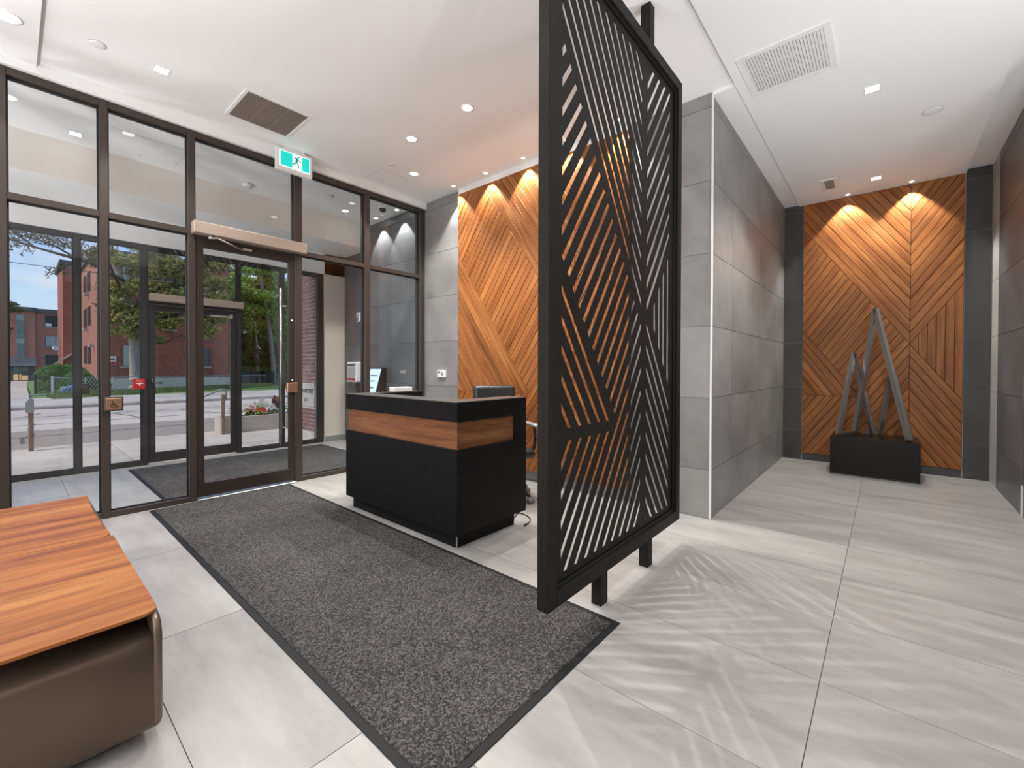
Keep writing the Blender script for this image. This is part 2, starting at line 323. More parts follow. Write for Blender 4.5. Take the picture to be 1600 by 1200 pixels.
# ------------------------------------------------------------------ mesh helpers
def obj(name, bm, material, parent=None, smooth=False, loc=None):
    me = bpy.data.meshes.new(name)
    if isinstance(bm, bmesh.types.BMesh):
        bmesh.ops.recalc_face_normals(bm, faces=bm.faces[:]) if len(bm.faces) else None
        bm.to_mesh(me); bm.free()
    else:
        me = bm
    if smooth:
        for p in me.polygons: p.use_smooth = True
    if not me.materials: me.materials.append(material)
    o = bpy.data.objects.new(name, me); C.objects.link(o)
    if parent: o.parent = parent
    if loc is not None: o.location = loc
    return o
def thing(name, label, cat, loc=(0, 0, 0), rotz=0, group=None):
    o = bpy.data.objects.new(name, None); C.objects.link(o); o.empty_display_size = 0.1
    o.location = loc; o.rotation_euler = (0, 0, rotz); o['label'] = label; o['category'] = cat
    if group: o['group'] = group
    return o
def tag(o, label, cat, group=None, kind=None):
    o['label'] = label; o['category'] = cat
    if group: o['group'] = group
    if kind: o['kind'] = kind
    return o
def stru(o):
    o['kind'] = 'structure'; return o
def hold(name, loc=(0, 0, 0)):
    o = bpy.data.objects.new(name, None); C.objects.link(o); o.location = loc; o['kind'] = 'structure'; o.empty_display_size = 0.1; return o
def stuff(o):
    o['kind'] = 'stuff'; return o
def box(bm, a, b, bev=0.0, seg=1):
    x0, y0, z0 = (min(p, q) for p, q in zip(a, b)); x1, y1, z1 = (max(p, q) for p, q in zip(a, b))
    v = [bm.verts.new(p) for p in ((x0, y0, z0), (x1, y0, z0), (x1, y1, z0), (x0, y1, z0), (x0, y0, z1), (x1, y0, z1), (x1, y1, z1), (x0, y1, z1))]
    fs = [bm.faces.new([v[i] for i in q]) for q in ((0, 3, 2, 1), (4, 5, 6, 7), (0, 1, 5, 4), (1, 2, 6, 5), (2, 3, 7, 6), (3, 0, 4, 7))]
    if bev:
        es = list({e for f in fs for e in f.edges})
        bmesh.ops.bevel(bm, geom=es, offset=bev, segments=seg, profile=0.5, affect='EDGES')
    return bm
def B(a, b, bev=0.0, seg=1):
    return box(bmesh.new(), a, b, bev, seg)
def prism(bm, pts, vec):
    """closed outline pts (3D) swept by vec"""
    vec = Vector(vec); a = [bm.verts.new(p) for p in pts]; b = [bm.verts.new(Vector(p) + vec) for p in pts]; n = len(pts)
    bm.faces.new(a[::-1]); bm.faces.new(b)
    for i in range(n): bm.faces.new((a[i], a[(i + 1) % n], b[(i + 1) % n], b[i]))
    return bm
def tube(bm, pts, rad, seg=8, cap=True):
    """round tube through pts; rad is one radius or one per point"""
    pts = [Vector(p) for p in pts]; n = len(pts); rs = rad if isinstance(rad, (list, tuple)) else [rad] * n
    rings = []; ref = Vector((0, 0, 1))
    for i, p in enumerate(pts):
        d = (pts[min(i + 1, n - 1)] - pts[max(i - 1, 0)]).normalized()
        a = d.cross(ref)
        if a.length < 1e-3: a = d.cross(Vector((1, 0, 0)))
        a.normalize(); b = d.cross(a).normalized()
        rings.append([bm.verts.new(p + (a * math.cos(2 * math.pi * k / seg) + b * math.sin(2 * math.pi * k / seg)) * rs[i]) for k in range(seg)])
    for i in range(n - 1):
        for k in range(seg):
            bm.faces.new((rings[i][k], rings[i][(k + 1) % seg], rings[i + 1][(k + 1) % seg], rings[i + 1][k]))
    if cap: bm.faces.new(rings[0][::-1]); bm.faces.new(rings[-1])
    return bm
def lathe(bm, prof, seg=24, c=(0, 0, 0)):
    """(radius, z) profile turned about Z at c"""
    rings = []
    for r, z in prof:
        rings.append([bm.verts.new((c[0] + r * math.cos(2 * math.pi * k / seg), c[1] + r * math.sin(2 * math.pi * k / seg), c[2] + z)) for k in range(seg)] if r > 1e-5 else [bm.verts.new((c[0], c[1], c[2] + z))])
    for a, b in zip(rings, rings[1:]):
        for k in range(seg):
            q = (k + 1) % seg
            if len(a) == 1 and len(b) == 1: continue
            if len(a) == 1: bm.faces.new((a[0], b[q], b[k]))
            elif len(b) == 1: bm.faces.new((a[k], a[q], b[0]))
            else: bm.faces.new((a[k], a[q], b[q], b[k]))
    if len(rings[0]) > 1: bm.faces.new(rings[0][::-1])
    if len(rings[-1]) > 1: bm.faces.new(rings[-1])
    return bm
def sqbar(bm, p, q, w, t, side=None):
    """rectangular bar from p to q, w across along `side`, t along the other way"""
    p = Vector(p); q = Vector(q); d = (q - p).normalized()
    s = Vector(side) if side else d.cross(Vector((0, 0, 1)))
    s = (s - d * s.dot(d)).normalized(); n = d.cross(s).normalized()
    pts = [p + s * (w / 2 * i) + n * (t / 2 * j) for i, j in ((-1, -1), (1, -1), (1, 1), (-1, 1))]
    return prism(bm, pts, q - p)
def clip(poly, a, b, c):
    """keep a*x+b*y<=c of a convex polygon"""
    out = []
    for i in range(len(poly)):
        p, q = poly[i], poly[(i + 1) % len(poly)]
        dp, dq = a * p[0] + b * p[1] - c, a * q[0] + b * q[1] - c
        if dp <= 1e-9: out.append(p)
        if (dp < -1e-9 and dq > 1e-9) or (dp > 1e-9 and dq < -1e-9):
            t = dp / (dp - dq); out.append((p[0] + t * (q[0] - p[0]), p[1] + t * (q[1] - p[1])))
    return out
def area(p):
    return 0.5 * sum(p[i][0] * p[(i + 1) % len(p)][1] - p[(i + 1) % len(p)][0] * p[i][1] for i in range(len(p)))
def inset(poly, d):
    if area(poly) < 0: poly = poly[::-1]
    out = poly
    for i in range(len(poly)):
        p, q = poly[i], poly[(i + 1) % len(poly)]; ex, ey = q[0] - p[0], q[1] - p[1]; l = math.hypot(ex, ey)
        if l < 1e-6: continue
        nx, ny = ey / l, -ex / l                      # outward for counter-clockwise
        out = clip(out, nx, ny, nx * p[0] + ny * p[1] - d)
        if len(out) < 3: return []
    return out
def tidy(p):
    q = []
    for a in p:
        if not q or math.hypot(a[0] - q[-1][0], a[1] - q[-1][1]) > 1e-4: q.append(a)
    if len(q) > 1 and math.hypot(q[0][0] - q[-1][0], q[0][1] - q[-1][1]) < 1e-4: q.pop()
    return q
def text(name, s, size, material, parent, mtx, ext=0.001, align='LEFT'):
    cu = bpy.data.curves.new(name, 'FONT'); cu.body = s; cu.size = size; cu.extrude = ext; cu.align_x = align
    t_ = bpy.data.objects.new('tmp', cu); C.objects.link(t_); d_ = bpy.context.evaluated_depsgraph_get()
    me = bpy.data.meshes.new_from_object(t_.evaluated_get(d_)); bpy.data.objects.remove(t_); me.materials.clear()
    o = obj(name, me, material, parent); o.matrix_local = mtx
    return o

# ------------------------------------------------------------------ the setting
CEIL = 3.65
# floor: slab with every tile laid on it
FL = hold('floor')
obj('slab', B((-2.6, -3.1, -0.20), (7.6, 7.45, -0.006)), M['grout'], FL)
tb = B((-0.3003, -0.5997, -0.006), (0.3003, 0.5997, 0.0), 0)
tile_me = None
for i in range(-5, 13):
    for j in range(-3, 7):
        cx, cy = 0.38 + 0.6035 * (i + 0.5), 0.197 + 1.203 * (j + 0.5)
        if cx > 3.9 and cy > 1.5: continue
        if cx < -2.3 or cx > 7.5 or cy > 7.5 or (cx > 4.7 and cy < -1.3) or cy < -2.6: continue
        if tile_me is None:
            t0 = obj('tile', tb, M['floor_tile'], FL); tile_me = t0.data
        else:
            t0 = bpy.data.objects.new('tile', tile_me); C.objects.link(t0); t0.parent = FL
        t0.location = (cx, cy, 0)

# wall that carries the reception panel and runs on into the vestibule (plane x = 3.92)
def wall_tiles(parent, plane, at, spans, rows, material, sign, thick=0.008, gap=0.0055):
    """plane 'x' or 'y' at value `at`; spans along the other axis; rows of z; sign = way the face looks"""
    for (s0, s1) in spans:
        for (z0, z1) in rows:
            if plane == 'x':
                b = B((0, -(s1 - s0) / 2 + gap / 2, -(z1 - z0) / 2 + gap / 2), (sign * thick, (s1 - s0) / 2 - gap / 2, (z1 - z0) / 2 - gap / 2)); l = (at, (s0 + s1) / 2, (z0 + z1) / 2)
            else:
                b = B((-(s1 - s0) / 2 + gap / 2, 0, -(z1 - z0) / 2 + gap / 2), ((s1 - s0) / 2 - gap / 2, sign * thick, (z1 - z0) / 2 - gap / 2)); l = ((s0 + s1) / 2, at, (z0 + z1) / 2)
            obj('tile', b, material, parent, loc=l)
ROWS = [(0, 0.42), (0.42, 1.042), (1.042, 1.664), (1.664, 2.286), (2.286, 2.908), (2.908, 3.53), (3.53, 3.65)]
WC = stru(obj('wall_centre', B((3.93, 1.142, -0.05), (4.9, 7.34, 3.75)), M['wall_grout']))
wall_tiles(WC, 'x', 3.93, [(1.136, 1.86)], ROWS, M['wall_tile'], -1)
wall_tiles(WC, 'x', 3.93, [(4.285, 5.06)], ROWS, M['wall_tile'], -1)
wall_tiles(WC, 'x', 3.93, [(5.06, 6.26), (6.26, 7.34)], ROWS, M['slate_tile'], -1)
obj('tile', B((3.922, 1.87, 0), (3.93, 4.28, 0.12)), M['wall_tile'], WC)
WL = stru(obj('wall_corridor', B((4.9, 1.142, -0.05), (7.6, 1.6, 3.75)), M['wall_grout']))
wall_tiles(WL, 'y', 1.142, [(3.936, 4.586), (4.586, 5.786), (5.786, 6.986), (6.986, 7.38)], ROWS[:-1] + [(3.53, 3.626)], M['wall_tile'], -1)
stru(obj('trim_1', B((3.914, 1.126, 0), (3.934, 1.140, 3.628), 0.002), M['white_plastic']))
WE = stru(obj('wall_end', B((7.388, -1.3, -0.05), (7.8, 1.2, 3.75)), M['wall_grout']))
wall_tiles(WE, 'x', 7.388, [(0.905, 1.134), (-0.915, -0.695)], ROWS, M['dark_tile'], -1)
wall_tiles(WE, 'x', 7.388, [(-0.69, 0.9)], [(0, 0.10)], M['dark_tile'], -1)
WR = stru(obj('wall_right', B((5.82, -1.3, -0.05), (7.4, -0.926, 3.75)), M['wall_grout']))
wall_tiles(WR, 'y', -0.926, [(5.825, 7.01)], ROWS, M['slate_tile'], 1)
wall_tiles(WR, 'y', -0.926, [(7.01, 7.378)], ROWS, M['sheen_tile'], 1)
stru(obj('trim_2', B((5.806, -0.93, 0), (5.82, -0.910, 0.27)), M['white_plastic']))
WS = stru(obj('wall_surround', B((4.7, -1.3, -0.05), (5.82, -0.922, 3.75)), M['bench_metal']))
# the unseen rest of the room, so that light bounces as it does there
stru(obj('wall_rear', B((-2.7, -3.2, -0.05), (4.9, -3.05, 3.75)), M['slate_tile']))
stru(obj('wall_return', B((4.7, -3.1, -0.05), (4.85, -1.3, 3.75)), M['beige_paint']))
stru(obj('wall_left', B((-2.75, -3.2, -0.3), (-2.6, 7.6, 3.75)), M['beige_paint']))

# ceilings
stru(obj('ceiling', B((0.15, 0.95, CEIL), (4.2, 5.02, CEIL + 0.15)), M['paint']))
stru(obj('ceiling', B((-2.7, -3.2, CEIL - 0.03), (0.15, 5.02, CEIL + 0.15)), M['paint']))
stru(obj('ceiling', B((0.15, -0.70, CEIL - 0.045), (7.6, 0.95, CEIL + 0.15)), M['paint']))
stru(obj('ceiling', B((3.93, 0.95, CEIL - 0.024), (7.6, 1.6, CEIL + 0.15)), M['paint']))
stru(obj('ceiling', B((0.15, -3.2, CEIL), (7.6, -0.70, CEIL + 0.15)), M['paint']))
stru(obj('ceiling', B((-2.7, 5.12, CEIL), (4.2, 6.5, CEIL + 0.15)), M['paint']))
stru(obj('ceiling', B((-2.7, 6.512, 3.25), (4.2, 7.5, CEIL + 0.15)), M['paint']))
stru(obj('wall_bulkhead', B((-2.7, 6.5, 3.25), (4.2, 6.512, CEIL + 0.10)), M['warm_paint']))
stru(obj('wall_front', B((-2.7, 7.345, 2.905), (4.2, 7.5, 3.25)), M['paint']))
WV = stru(obj('wall_vestibule', B((3.56, 7.345, -0.2), (3.925, 7.5, 3.25)), M['beige_paint']))
stru(obj('baseboard_vestibule', B((3.56, 7.335, 0), (3.92, 7.345, 0.10)), M['wall_tile']))
stru(obj('trim_3', B((-2.6, 5.0, 3.565), (3.92, 5.13, CEIL), 0.003), M['paint']))
stru(obj('trim_4', B((3.875, 1.87, 3.575), (3.93, 4.283, CEIL), 0.002), M['white_plastic']))
stru(obj('wall_facade', B((-9, 7.40, -0.3), (-2.62, 7.6, 6)), M['stone']))
stru(obj('wall_header', B((-9, 7.46, 3.25), (9, 7.7, 6)), M['stone']))

# ------------------------------------------------------------------ glazed screens
def glaze(name, y0, y1, mull, rails, panes, metal, gl_y, ends):
    """mull: (x0,x1,z0,z1); rails: (x0,x1,z0,z1); panes: (x0,x1,z0,z1)"""
    h = hold(name)
    for (a, b, c, d) in mull: obj('mullion', B((a, y0, c), (b, y1, d), 0.003), metal, h)
    for (a, b, c, d) in rails: obj('rail', B((a, y0 + 0.004, c), (b, y1 - 0.004, d), 0.002), metal, h)
    for (a, b, c, d) in panes:
        p = obj('pane', B((a, gl_y, c), (b, gl_y + 0.012, d)), M['glass'], h)
        bm = bmesh.new()
        g = 0.010
        for q in ((a, a + g, c, d), (b - g, b, c, d), (a + g, b - g, c, c + g), (a + g, b - g, d - g, d)):
            box(bm, (q[0], gl_y - 0.006, q[2]), (q[1], gl_y + 0.018, q[3]))
        obj('gasket', bm, M['gasket'], h)
    return h
MX = [(-2.58, -2.52), (-1.90, -1.84), (-1.28, -1.22), (-0.67, -0.61), (-0.065, -0.005), (0.505, 0.560), (1.118, 1.178), (2.100, 2.182), (2.966, 3.038), (3.828, 3.905)]
mull = [(a, b, 0.0, 3.56) for a, b in MX]
rails = []; panes = []
for (a, b), (c, d) in zip(MX, MX[1:]):
    door = abs(b - 1.178) < 1e-3
    rails.append((b, c, 3.505, 3.56)); rails.append((b, c, 2.570, 2.622))
    panes.append((b, c, 2.622, 3.505))
    if not door:
        rails.append((b, c, 0.0, 0.050)); panes.append((b, c, 0.050, 2.570))
glaze('window_1', 5.036, 5.15, mull, rails, panes, M['bronze'], 5.085, None)
# outer glazing
OX = [(-2.58, -2.50), (-1.30, -1.22), (-0.66, -0.59), (-0.07, -0.01), (0.506, 0.566), (1.13, 1.196), (2.234, 2.292), (2.852, 2.918), (3.462, 3.560)]
mull = [(a, b, 0.0, 2.905) for a, b in OX]; rails = []; panes = []
for (a, b), (c, d) in zip(OX, OX[1:]):
    rails.append((b, c, 2.845, 2.905))
    if abs(b - 1.196) < 1e-3:
        rails.append((b, c, 2.135, 2.185)); panes.append((b, c, 2.185, 2.845))
    else:
        rails.append((b, c, 0.0, 0.060)); panes.append((b, c, 0.060, 2.845))
glaze('window_2', 7.38, 7.46, mull, rails, panes, M['outer_metal'], 7.415, None)

def door(name, x0, x1, z0, z1, y, stile, top, bot, metal, gy):
    d = hold(name, ((x0 + x1) / 2, y, 0)); w = (x1 - x0) / 2
    for s in (-1, 1):
        obj('stile', B((s * w, -0.022, z0), (s * (w - stile), 0.022, z1), 0.002), metal, d)
    obj('top_rail', B((-w + stile, -0.022, z1 - top), (w - stile, 0.022, z1), 0.002), metal, d)
    obj('bottom_rail', B((-w + stile, -0.022, z0), (w - stile, 0.022, z0 + bot), 0.002), metal, d)
    obj('pane', B((-w + stile, -0.005, z0 + bot), (w - stile, 0.005, z1 - top)), M['glass'], d)
    return d
D1 = door('door_1', 1.182, 2.096, 0.030, 2.562, 5.062, 0.058, 0.098, 0.132, M['bronze_dark'], 0)
bm = bmesh.new(); tube(bm, [(0.345, 0.062, 0.42), (0.345, 0.062, 2.18)], 0.0135, 12)
ph = obj('pull_handle', bm, M['steel'], D1, True)
bm = bmesh.new()
for z in (0.62, 1.98): tube(bm, [(0.345, 0.062, z), (0.405, 0.0, z)], 0.008, 8)
obj('handle_stand', bm, M['steel'], ph, True)
bm = bmesh.new(); tube(bm, [(0.43, -0.024, 1.82), (0.43, -0.030, 1.82)], 0.012, 12); tube(bm, [(0.43, -0.024, 1.15), (0.43, -0.032, 1.15)], 0.010, 12)
obj('lock_cylinder', bm, M['alu'], D1, True)
lp = obj('lock_plate', B((0.365, -0.062, 1.018), (0.475, -0.023, 1.125), 0.004), M['copper'], D1)
stru(obj('trim_5', B((1.178, 5.0, 0.0), (2.10, 5.14, 0.016), 0.003), M['alu']))
D2 = door('door_2', 1.202, 2.228, 0.020, 2.128, 7.425, 0.07, 0.085, 0.13, M['outer_metal'], 0)
bm = bmesh.new(); tube(bm, [(-0.478, -0.040, 1.03), (-0.478, -0.040, 1.15)], 0.012, 8); tube(bm, [(-0.478, -0.055, 1.09), (-0.478, -0.02, 1.09)], 0.01, 8); tube(bm, [(-0.478, -0.05, 1.09), (-0.37, -0.05, 1.08)], 0.010, 8)
obj('lever_handle', bm, M['bronze'], D2, True)
bm = bmesh.new(); box(bm, (0.18, -0.05, 2.03), (0.44, -0.03, 2.05)); box(bm, (0.42, -0.06, 2.02), (0.46, -0.022, 2.075))
obj('closer_arm', bm, M['alu'], D2)

# automatic door operators
def operator(x0, x1, y0, y1, z0, z1, m, label, hinge, arm_y):
    t = thing('door_operator', label, 'door operator', ((x0 + x1) / 2, y1, z0)); w = (x1 - x0) / 2; d = y1 - y0
    obj('housing', B((-w + 0.006, -d, 0), (w - 0.006, 0, z1 - z0), 0.008, 2), m, t)
    for s in (-1, 1):
        e = obj('end_cap', B((s * w, -d - 0.002, -0.002), (s * (w - 0.02), 0, z1 - z0 + 0.002), 0.006), m, t)
        bm = bmesh.new(); tube(bm, [(s * (w - 0.03), -d - 0.003, 0.055), (s * (w - 0.03), -d + 0.004, 0.055)], 0.006, 8); obj('screw', bm, M['grey_plastic'], e)
    return t
op = operator(1.140, 2.192, 4.930, 5.036, 2.572, 2.684, M['sand_metal'], 'sand coloured automatic door operator box above the inner glass door', 0, 0)
bm = bmesh.new(); lathe(bm, [(0.024, 0.0), (0.024, -0.030), (0.018, -0.034)], 14, (1.287 - 1.666, -0.06, 0.0)); hb = obj('spindle', bm, M['alu'], op, True)
bm = bmesh.new(); sqbar(bm, (-0.379, -0.06, -0.028), (-0.335, -0.135, -0.028), 0.030, 0.012, (1, 0, 0)); obj('crank_arm', bm, M['alu'], op)
bm = bmesh.new(); tube(bm, [(-0.335, -0.135, -0.032), (-0.082, -0.016, -0.078)], 0.0075, 8); obj('link_rod', bm, M['sand_metal'], op, True)
obj('arm_shoe', B((-0.09, -0.026, -0.072), (-0.005, 0.006, -0.048), 0.004), M['sand_metal'], op)
op2 = operator(1.206, 2.300, 7.29, 7.38, 2.168, 2.268, M['sand_metal'], 'beige automatic door operator box above the dark outer door', 0, 0)

# ------------------------------------------------------------------ wood feature panels
S = 1.46; PITCH = 0.1372
def wood_panel(name, label, X, wL, ws, wR, zb, zt, zL, zM, zH):
    """chevron panel on a wall facing -X; w = -Y grows to the right of someone facing it"""
    root = thing(name, label, 'wall panel', (X, -(wL + wR) / 2, zb))
    obj('backing', B((0.006, wL + (-(wL + wR) / 2), 0), (0.058, wR + (-(wL + wR) / 2), zt - zb)), M['black_backing'], root)
    inv = Matrix.Translation((-X, (wL + wR) / 2, -zb))
    rect = [(wL, zb), (wR, zb), (wR, zt), (wL, zt)]
    polys = []
    def strip(poly, a, b, lo, hi):
        return clip(clip(poly, a, b, hi), -a, -b, -lo)
    L1 = zL + S * ws; L2 = zL - S * ws; T1 = zL - 0.02 + S * ws
    left = clip(rect, 1, 0, ws); right = clip(rect, -1, 0, -ws)
    for k in range(0, 40):
        polys.append((strip(left, S, 1, L1 + k * PITCH, L1 + (k + 1) * PITCH), (1, -S)))
        polys.append((strip(right, -S, 1, L2 + k * PITCH, L2 + (k + 1) * PITCH), (1, S)))
        polys.append((strip(right, S, 1, T1 - (k + 1) * PITCH, T1 - k * PITCH), (1, -S)))
    tri = clip(clip(right, -S, 1, L2), -S, -1, -T1)
    k = 0
    while ws + k * 0.079 < wR:
        polys.append((strip(tri, 1, 0, ws + k * 0.079, ws + (k + 1) * 0.079), (0, 1))); k += 1
    Mq = zM + S * wL
    below = clip(left, S, 1, L1)
    tri2 = clip(clip(left, S, 1, Mq), 0, -1, -zH)
    for k in range(-45, 60):
        st = strip(below, -S, 1, L2 - (k + 1) * PITCH, L2 - k * PITCH)
        if len(st) < 3: continue
        it = clip(clip(st, S, 1, Mq), 0, -1, -zH)
        if len(it) < 3 or abs(area(it)) < 2e-4: polys.append((st, (1, S)))
        else:
            polys.append((clip(st, -S, -1, -Mq), (1, S)))
            polys.append((clip(clip(st, S, 1, Mq), 0, 1, zH), (1, S)))
    for k in range(0, 30):
        polys.append((strip(tri2, S, 1, Mq - (k + 1) * PITCH, Mq - k * PITCH), (1, -S)))
    for p, d in polys:
        if len(p) < 3 or abs(area(p)) < 4e-4: continue
        p = tidy(inset(p, 0.0022))
        if len(p) < 3 or abs(area(p)) < 3e-4: continue
        top = tidy(inset(p, 0.0022))
        cw = sum(q[0] for q in p) / len(p); cz = sum(q[1] for q in p) / len(p)
        dl = math.hypot(*d); dx, dz = d[0] / dl, d[1] / dl
        ax = Vector((0, -dx, dz)); az = Vector((-1, 0, 0)); ay = az.cross(ax)
        proud = 0.010 + rnd.uniform(0, 0.0035)
        mw = Matrix.Translation((X + 0.006, -cw, cz)) @ Matrix((ax, ay, az)).transposed().to_4x4()
        def loc(q, h):
            v = Vector((0, -(q[0] - cw), q[1] - cz)); return (v.dot(ax), v.dot(ay), h)
        bm = bmesh.new()
        if len(top) == len(p):
            a = [bm.verts.new(loc(q, 0)) for q in p]; b = [bm.verts.new(loc(q, proud - 0.0025)) for q in p]; c = [bm.verts.new(loc(q, proud)) for q in top]
            n = len(p); bm.faces.new(c)
            for r1, r2 in ((a, b), (b, c)):
                for i in range(n): bm.faces.new((r1[i], r1[(i + 1) % n], r2[(i + 1) % n], r2[i]))
            bm.faces.new(a[::-1])
        else:
            prism(bm, [loc(q, 0) for q in p], (0, 0, proud))
        o = obj('board', bm, M['teak'], root); o.matrix_local = inv @ mw
    return root
wood_panel('wood_wall_panel', 'tall teak chevron panel on the end wall behind the steel sculpture', 7.372, -0.902, 0.224, 0.690, 0.10, 3.618, 1.62, 1.855, 0.924)
wood_panel('wood_wall_panel', 'wide teak chevron panel on the grey tile wall behind the reception desk', 3.872, -4.282, -2.475, -1.868, 0.12, 3.575, 1.62, 2.770, 1.00)

# ------------------------------------------------------------------ perforated black screen
YS = 1.19
def slot_polys():
    s, h = 1.478, 0.047; res = []
    def add(p):
        p = tidy(p)
        if len(p) >= 3 and abs(area(p)) > 1.5e-4: res.append(p if area(p) > 0 else p[::-1])
    big = [(1.744, 0.300), (3.111, 0.300), (3.111, 3.268), (1.744, 3.268)]
    Lp = clip(big, 1, 0, 2.645); Rp = clip(big, -1, 0, -2.722)
    b1 = 1.648 + s * 2.595; b2 = 1.103 + s * 2.243 - 0.0; 
    for k in range(-2, 28):
        c = 1.601 - 0.1427 * (k - 18) - s * 2.645
        st = clip(clip(Lp, -s, 1, c), s, -1, -(c - h))
        if len(st) < 3: continue
        st = clip(st, s, 1, b1)
        if len(st) < 3: continue
        if k <= 6: add(st)
        elif k <= 18:
            add(clip(clip(st, -s, -1, -(b2)), 0, -1, -1.002))
            if k >= 14: add(clip(st, 0, 1, 0.939))
        else: add(st)
    for j in range(0, 12):
        c = 1.688 + 0.1424 * j + s * 2.645
        add(clip(clip(Lp, -s, -1, -c), s, 1, c + h))
    for j in range(0, 12):
        c = 1.671 + 0.1430 * j - s * 2.722
        add(clip(clip(Rp, s, -1, -c), -s, 1, c + h))
    for j in range(0, 11):
        c = 1.604 - 0.1425 * j + s * 2.722
        add(clip(clip(Rp, s, 1, c), -s, -1, -(c - h)))
    for x, z1, z0 in ((2.851, 1.738, 1.546), (2.930, 1.853, 1.431), (3.006, 1.964, 1.319), (3.084, 2.077, 1.206)):
        w = 0.0145; add([(x - w, z0 + s * w), (x + w, z0 - s * w), (x + w, z1 + s * w), (x - w, z1 - s * w)])
    for z in (1.711, 1.567, 1.423, 1.279, 1.135):
        c = z + s * 1.744; reg = clip(clip(big, 1, 0, 2.24), 0, -1, -1.002)
        add(clip(clip(reg, s, 1, c), -s, -1, -(c - h)))
    return res
SCR = thing('room_divider', 'tall black metal divider screen cut with chevron slots beside the entrance mat', 'divider screen', (2.43, YS, 0))
cu = bpy.data.curves.new('perforated_sheet', 'CURVE'); cu.dimensions = '2D'; cu.fill_mode = 'BOTH'; cu.extrude = 0.002
def spl(pts):
    sp = cu.splines.new('POLY'); sp.points.add(len(pts) - 1); sp.use_cyclic_u = True
    for i, q in enumerate(pts): sp.points[i].co = (q[0] - 2.43, q[1], 0, 1)
spl([(1.655, 0.232), (3.207, 0.232), (3.207, 3.340), (1.655, 3.340)])
for p in slot_polys(): spl(p[::-1])
tmp = bpy.data.objects.new('tmp', cu); C.objects.link(tmp)
dg = bpy.context.evaluated_depsgraph_get(); me = bpy.data.meshes.new_from_object(tmp.evaluated_get(dg))
bpy.data.objects.remove(tmp); me.materials.clear(); me.materials.append(M['black_metal'])
sh = obj('perforated_sheet', me, M['black_metal'], SCR); sh.rotation_euler = (R(90), 0, 0)
fx0, fx1, fz0, fz1, fb = 1.597 - 2.43, 3.265 - 2.43, 0.172, 3.402, 0.074
for a, b in (((fx0, fz0), (fx0 + fb, fz1)), ((fx1 - fb, fz0), (fx1, fz1)), ((fx0 + fb, fz0), (fx1 - fb, fz0 + fb)), ((fx0 + fb, fz1 - fb), (fx1 - fb, fz1))):
    obj('frame_bar', B((a[0], 1.158 - YS, a[1]), (b[0], 1.222 - YS, b[1]), 0.003), M['black_metal'], SCR)
for sg in (-1, 1):
    bm = bmesh.new(); y0, y1 = sg * 0.0065, sg * 0.014; i0, i1, j0, j1 = fx0 + fb, fx1 - fb, fz0 + fb, fz1 - fb; w = 0.014
    for a, b in (((i0, j0), (i0 + w, j1)), ((i1 - w, j0), (i1, j1)), ((i0 + w, j0), (i1 - w, j0 + w)), ((i0 + w, j1 - w), (i1 - w, j1))):
        box(bm, (a[0], y0, a[1]), (b[0], y1, b[1]))
    obj('retaining_strip', bm, M['black_plastic'], SCR)
for x in (2.092, 2.700):
    obj('post', B((x - 2.43, 1.160 - YS, 0), (x + 0.072 - 2.43, 1.222 - YS, fz0), 0.002), M['black_metal'], SCR)
    obj('post', B((x - 0.008 - 2.43, 1.162 - YS, fz1), (x + 0.062 - 2.43, 1.226 - YS, CEIL + 0.0), 0.002), M['black_metal'], SCR)

# ------------------------------------------------------------------ mats
def floor_mat(x0, x1, y0, y1, label):
    t = thing('entrance_mat', label, 'mat', ((x0 + x1) / 2, (y0 + y1) / 2, 0)); w, d, e = (x1 - x0) / 2, (y1 - y0) / 2, 0.033
    obj('pile', B((-w + e, -d + e, 0.001), (w - e, d - e, 0.009), 0.003), M['carpet'], t)
    bm = bmesh.new()
    for a, b in (((-w, -d), (-w + e, d)), ((w - e, -d), (w, d)), ((-w + e, -d), (w - e, -d + e)), ((-w + e, d - e), (w - e, d))):
        box(bm, (a[0], a[1], 0), (b[0], b[1], 0.005), 0.0015)
    obj('rubber_border', bm, M['rubber'], t)
    return t
floor_mat(0.812, 2.020, 1.010, 5.005, 'long charcoal carpet mat with black rubber border leading to the inner door')
floor_mat(0.962, 3.42, 5.18, 7.19, 'wide charcoal mat on the vestibule floor between the two glass doors')

# ------------------------------------------------------------------ reception desk
DK = thing('reception_desk', 'black reception desk with a walnut band below its raised counter', 'desk', (2.43, 3.03, 0))
def dk(name, a, b, m, bev=0.002, parent=None):
    return obj(name, B((a[0] - 2.43, a[1] - 3.03, a[2]), (b[0] - 2.43, b[1] - 3.03, b[2]), bev), m, parent or DK)
x0, x1, y0, y1 = 2.045, 2.818, 2.272, 3.805
dk('toe_kick', (2.092, 2.325, 0), (2.16, 3.76, 0.108), M['laminate'])
dk('toe_kick', (2.16, 2.325, 0), (2.728, 2.39, 0.108), M['laminate'])
dk('toe_kick', (2.16, 3.69, 0), (2.728, 3.76, 0.108), M['laminate'])
dk('front_panel', (x0, y0, 0.108), (x0 + 0.045, y1, 0.716), M['laminate'])
dk('side_panel', (x0 + 0.045, y0, 0.108), (x1, y0 + 0.045, 0.716), M['laminate'])
dk('side_panel', (x0 + 0.045, y1 - 0.045, 0.108), (x1, y1, 0.716), M['laminate'])
dk('corner_pier', (2.676, y0, 0.716), (x1, y0 + 0.10, 0.914), M['laminate'])
dk('corner_pier', (2.676, y1 - 0.10, 0.716), (x1, y1, 0.914), M['laminate'])
bd = dk('walnut_band', (x0 + 0.018, y0 + 0.018, 0.716), (x0 + 0.05, y1 - 0.018, 0.914), M['desk_wood'], 0.001)
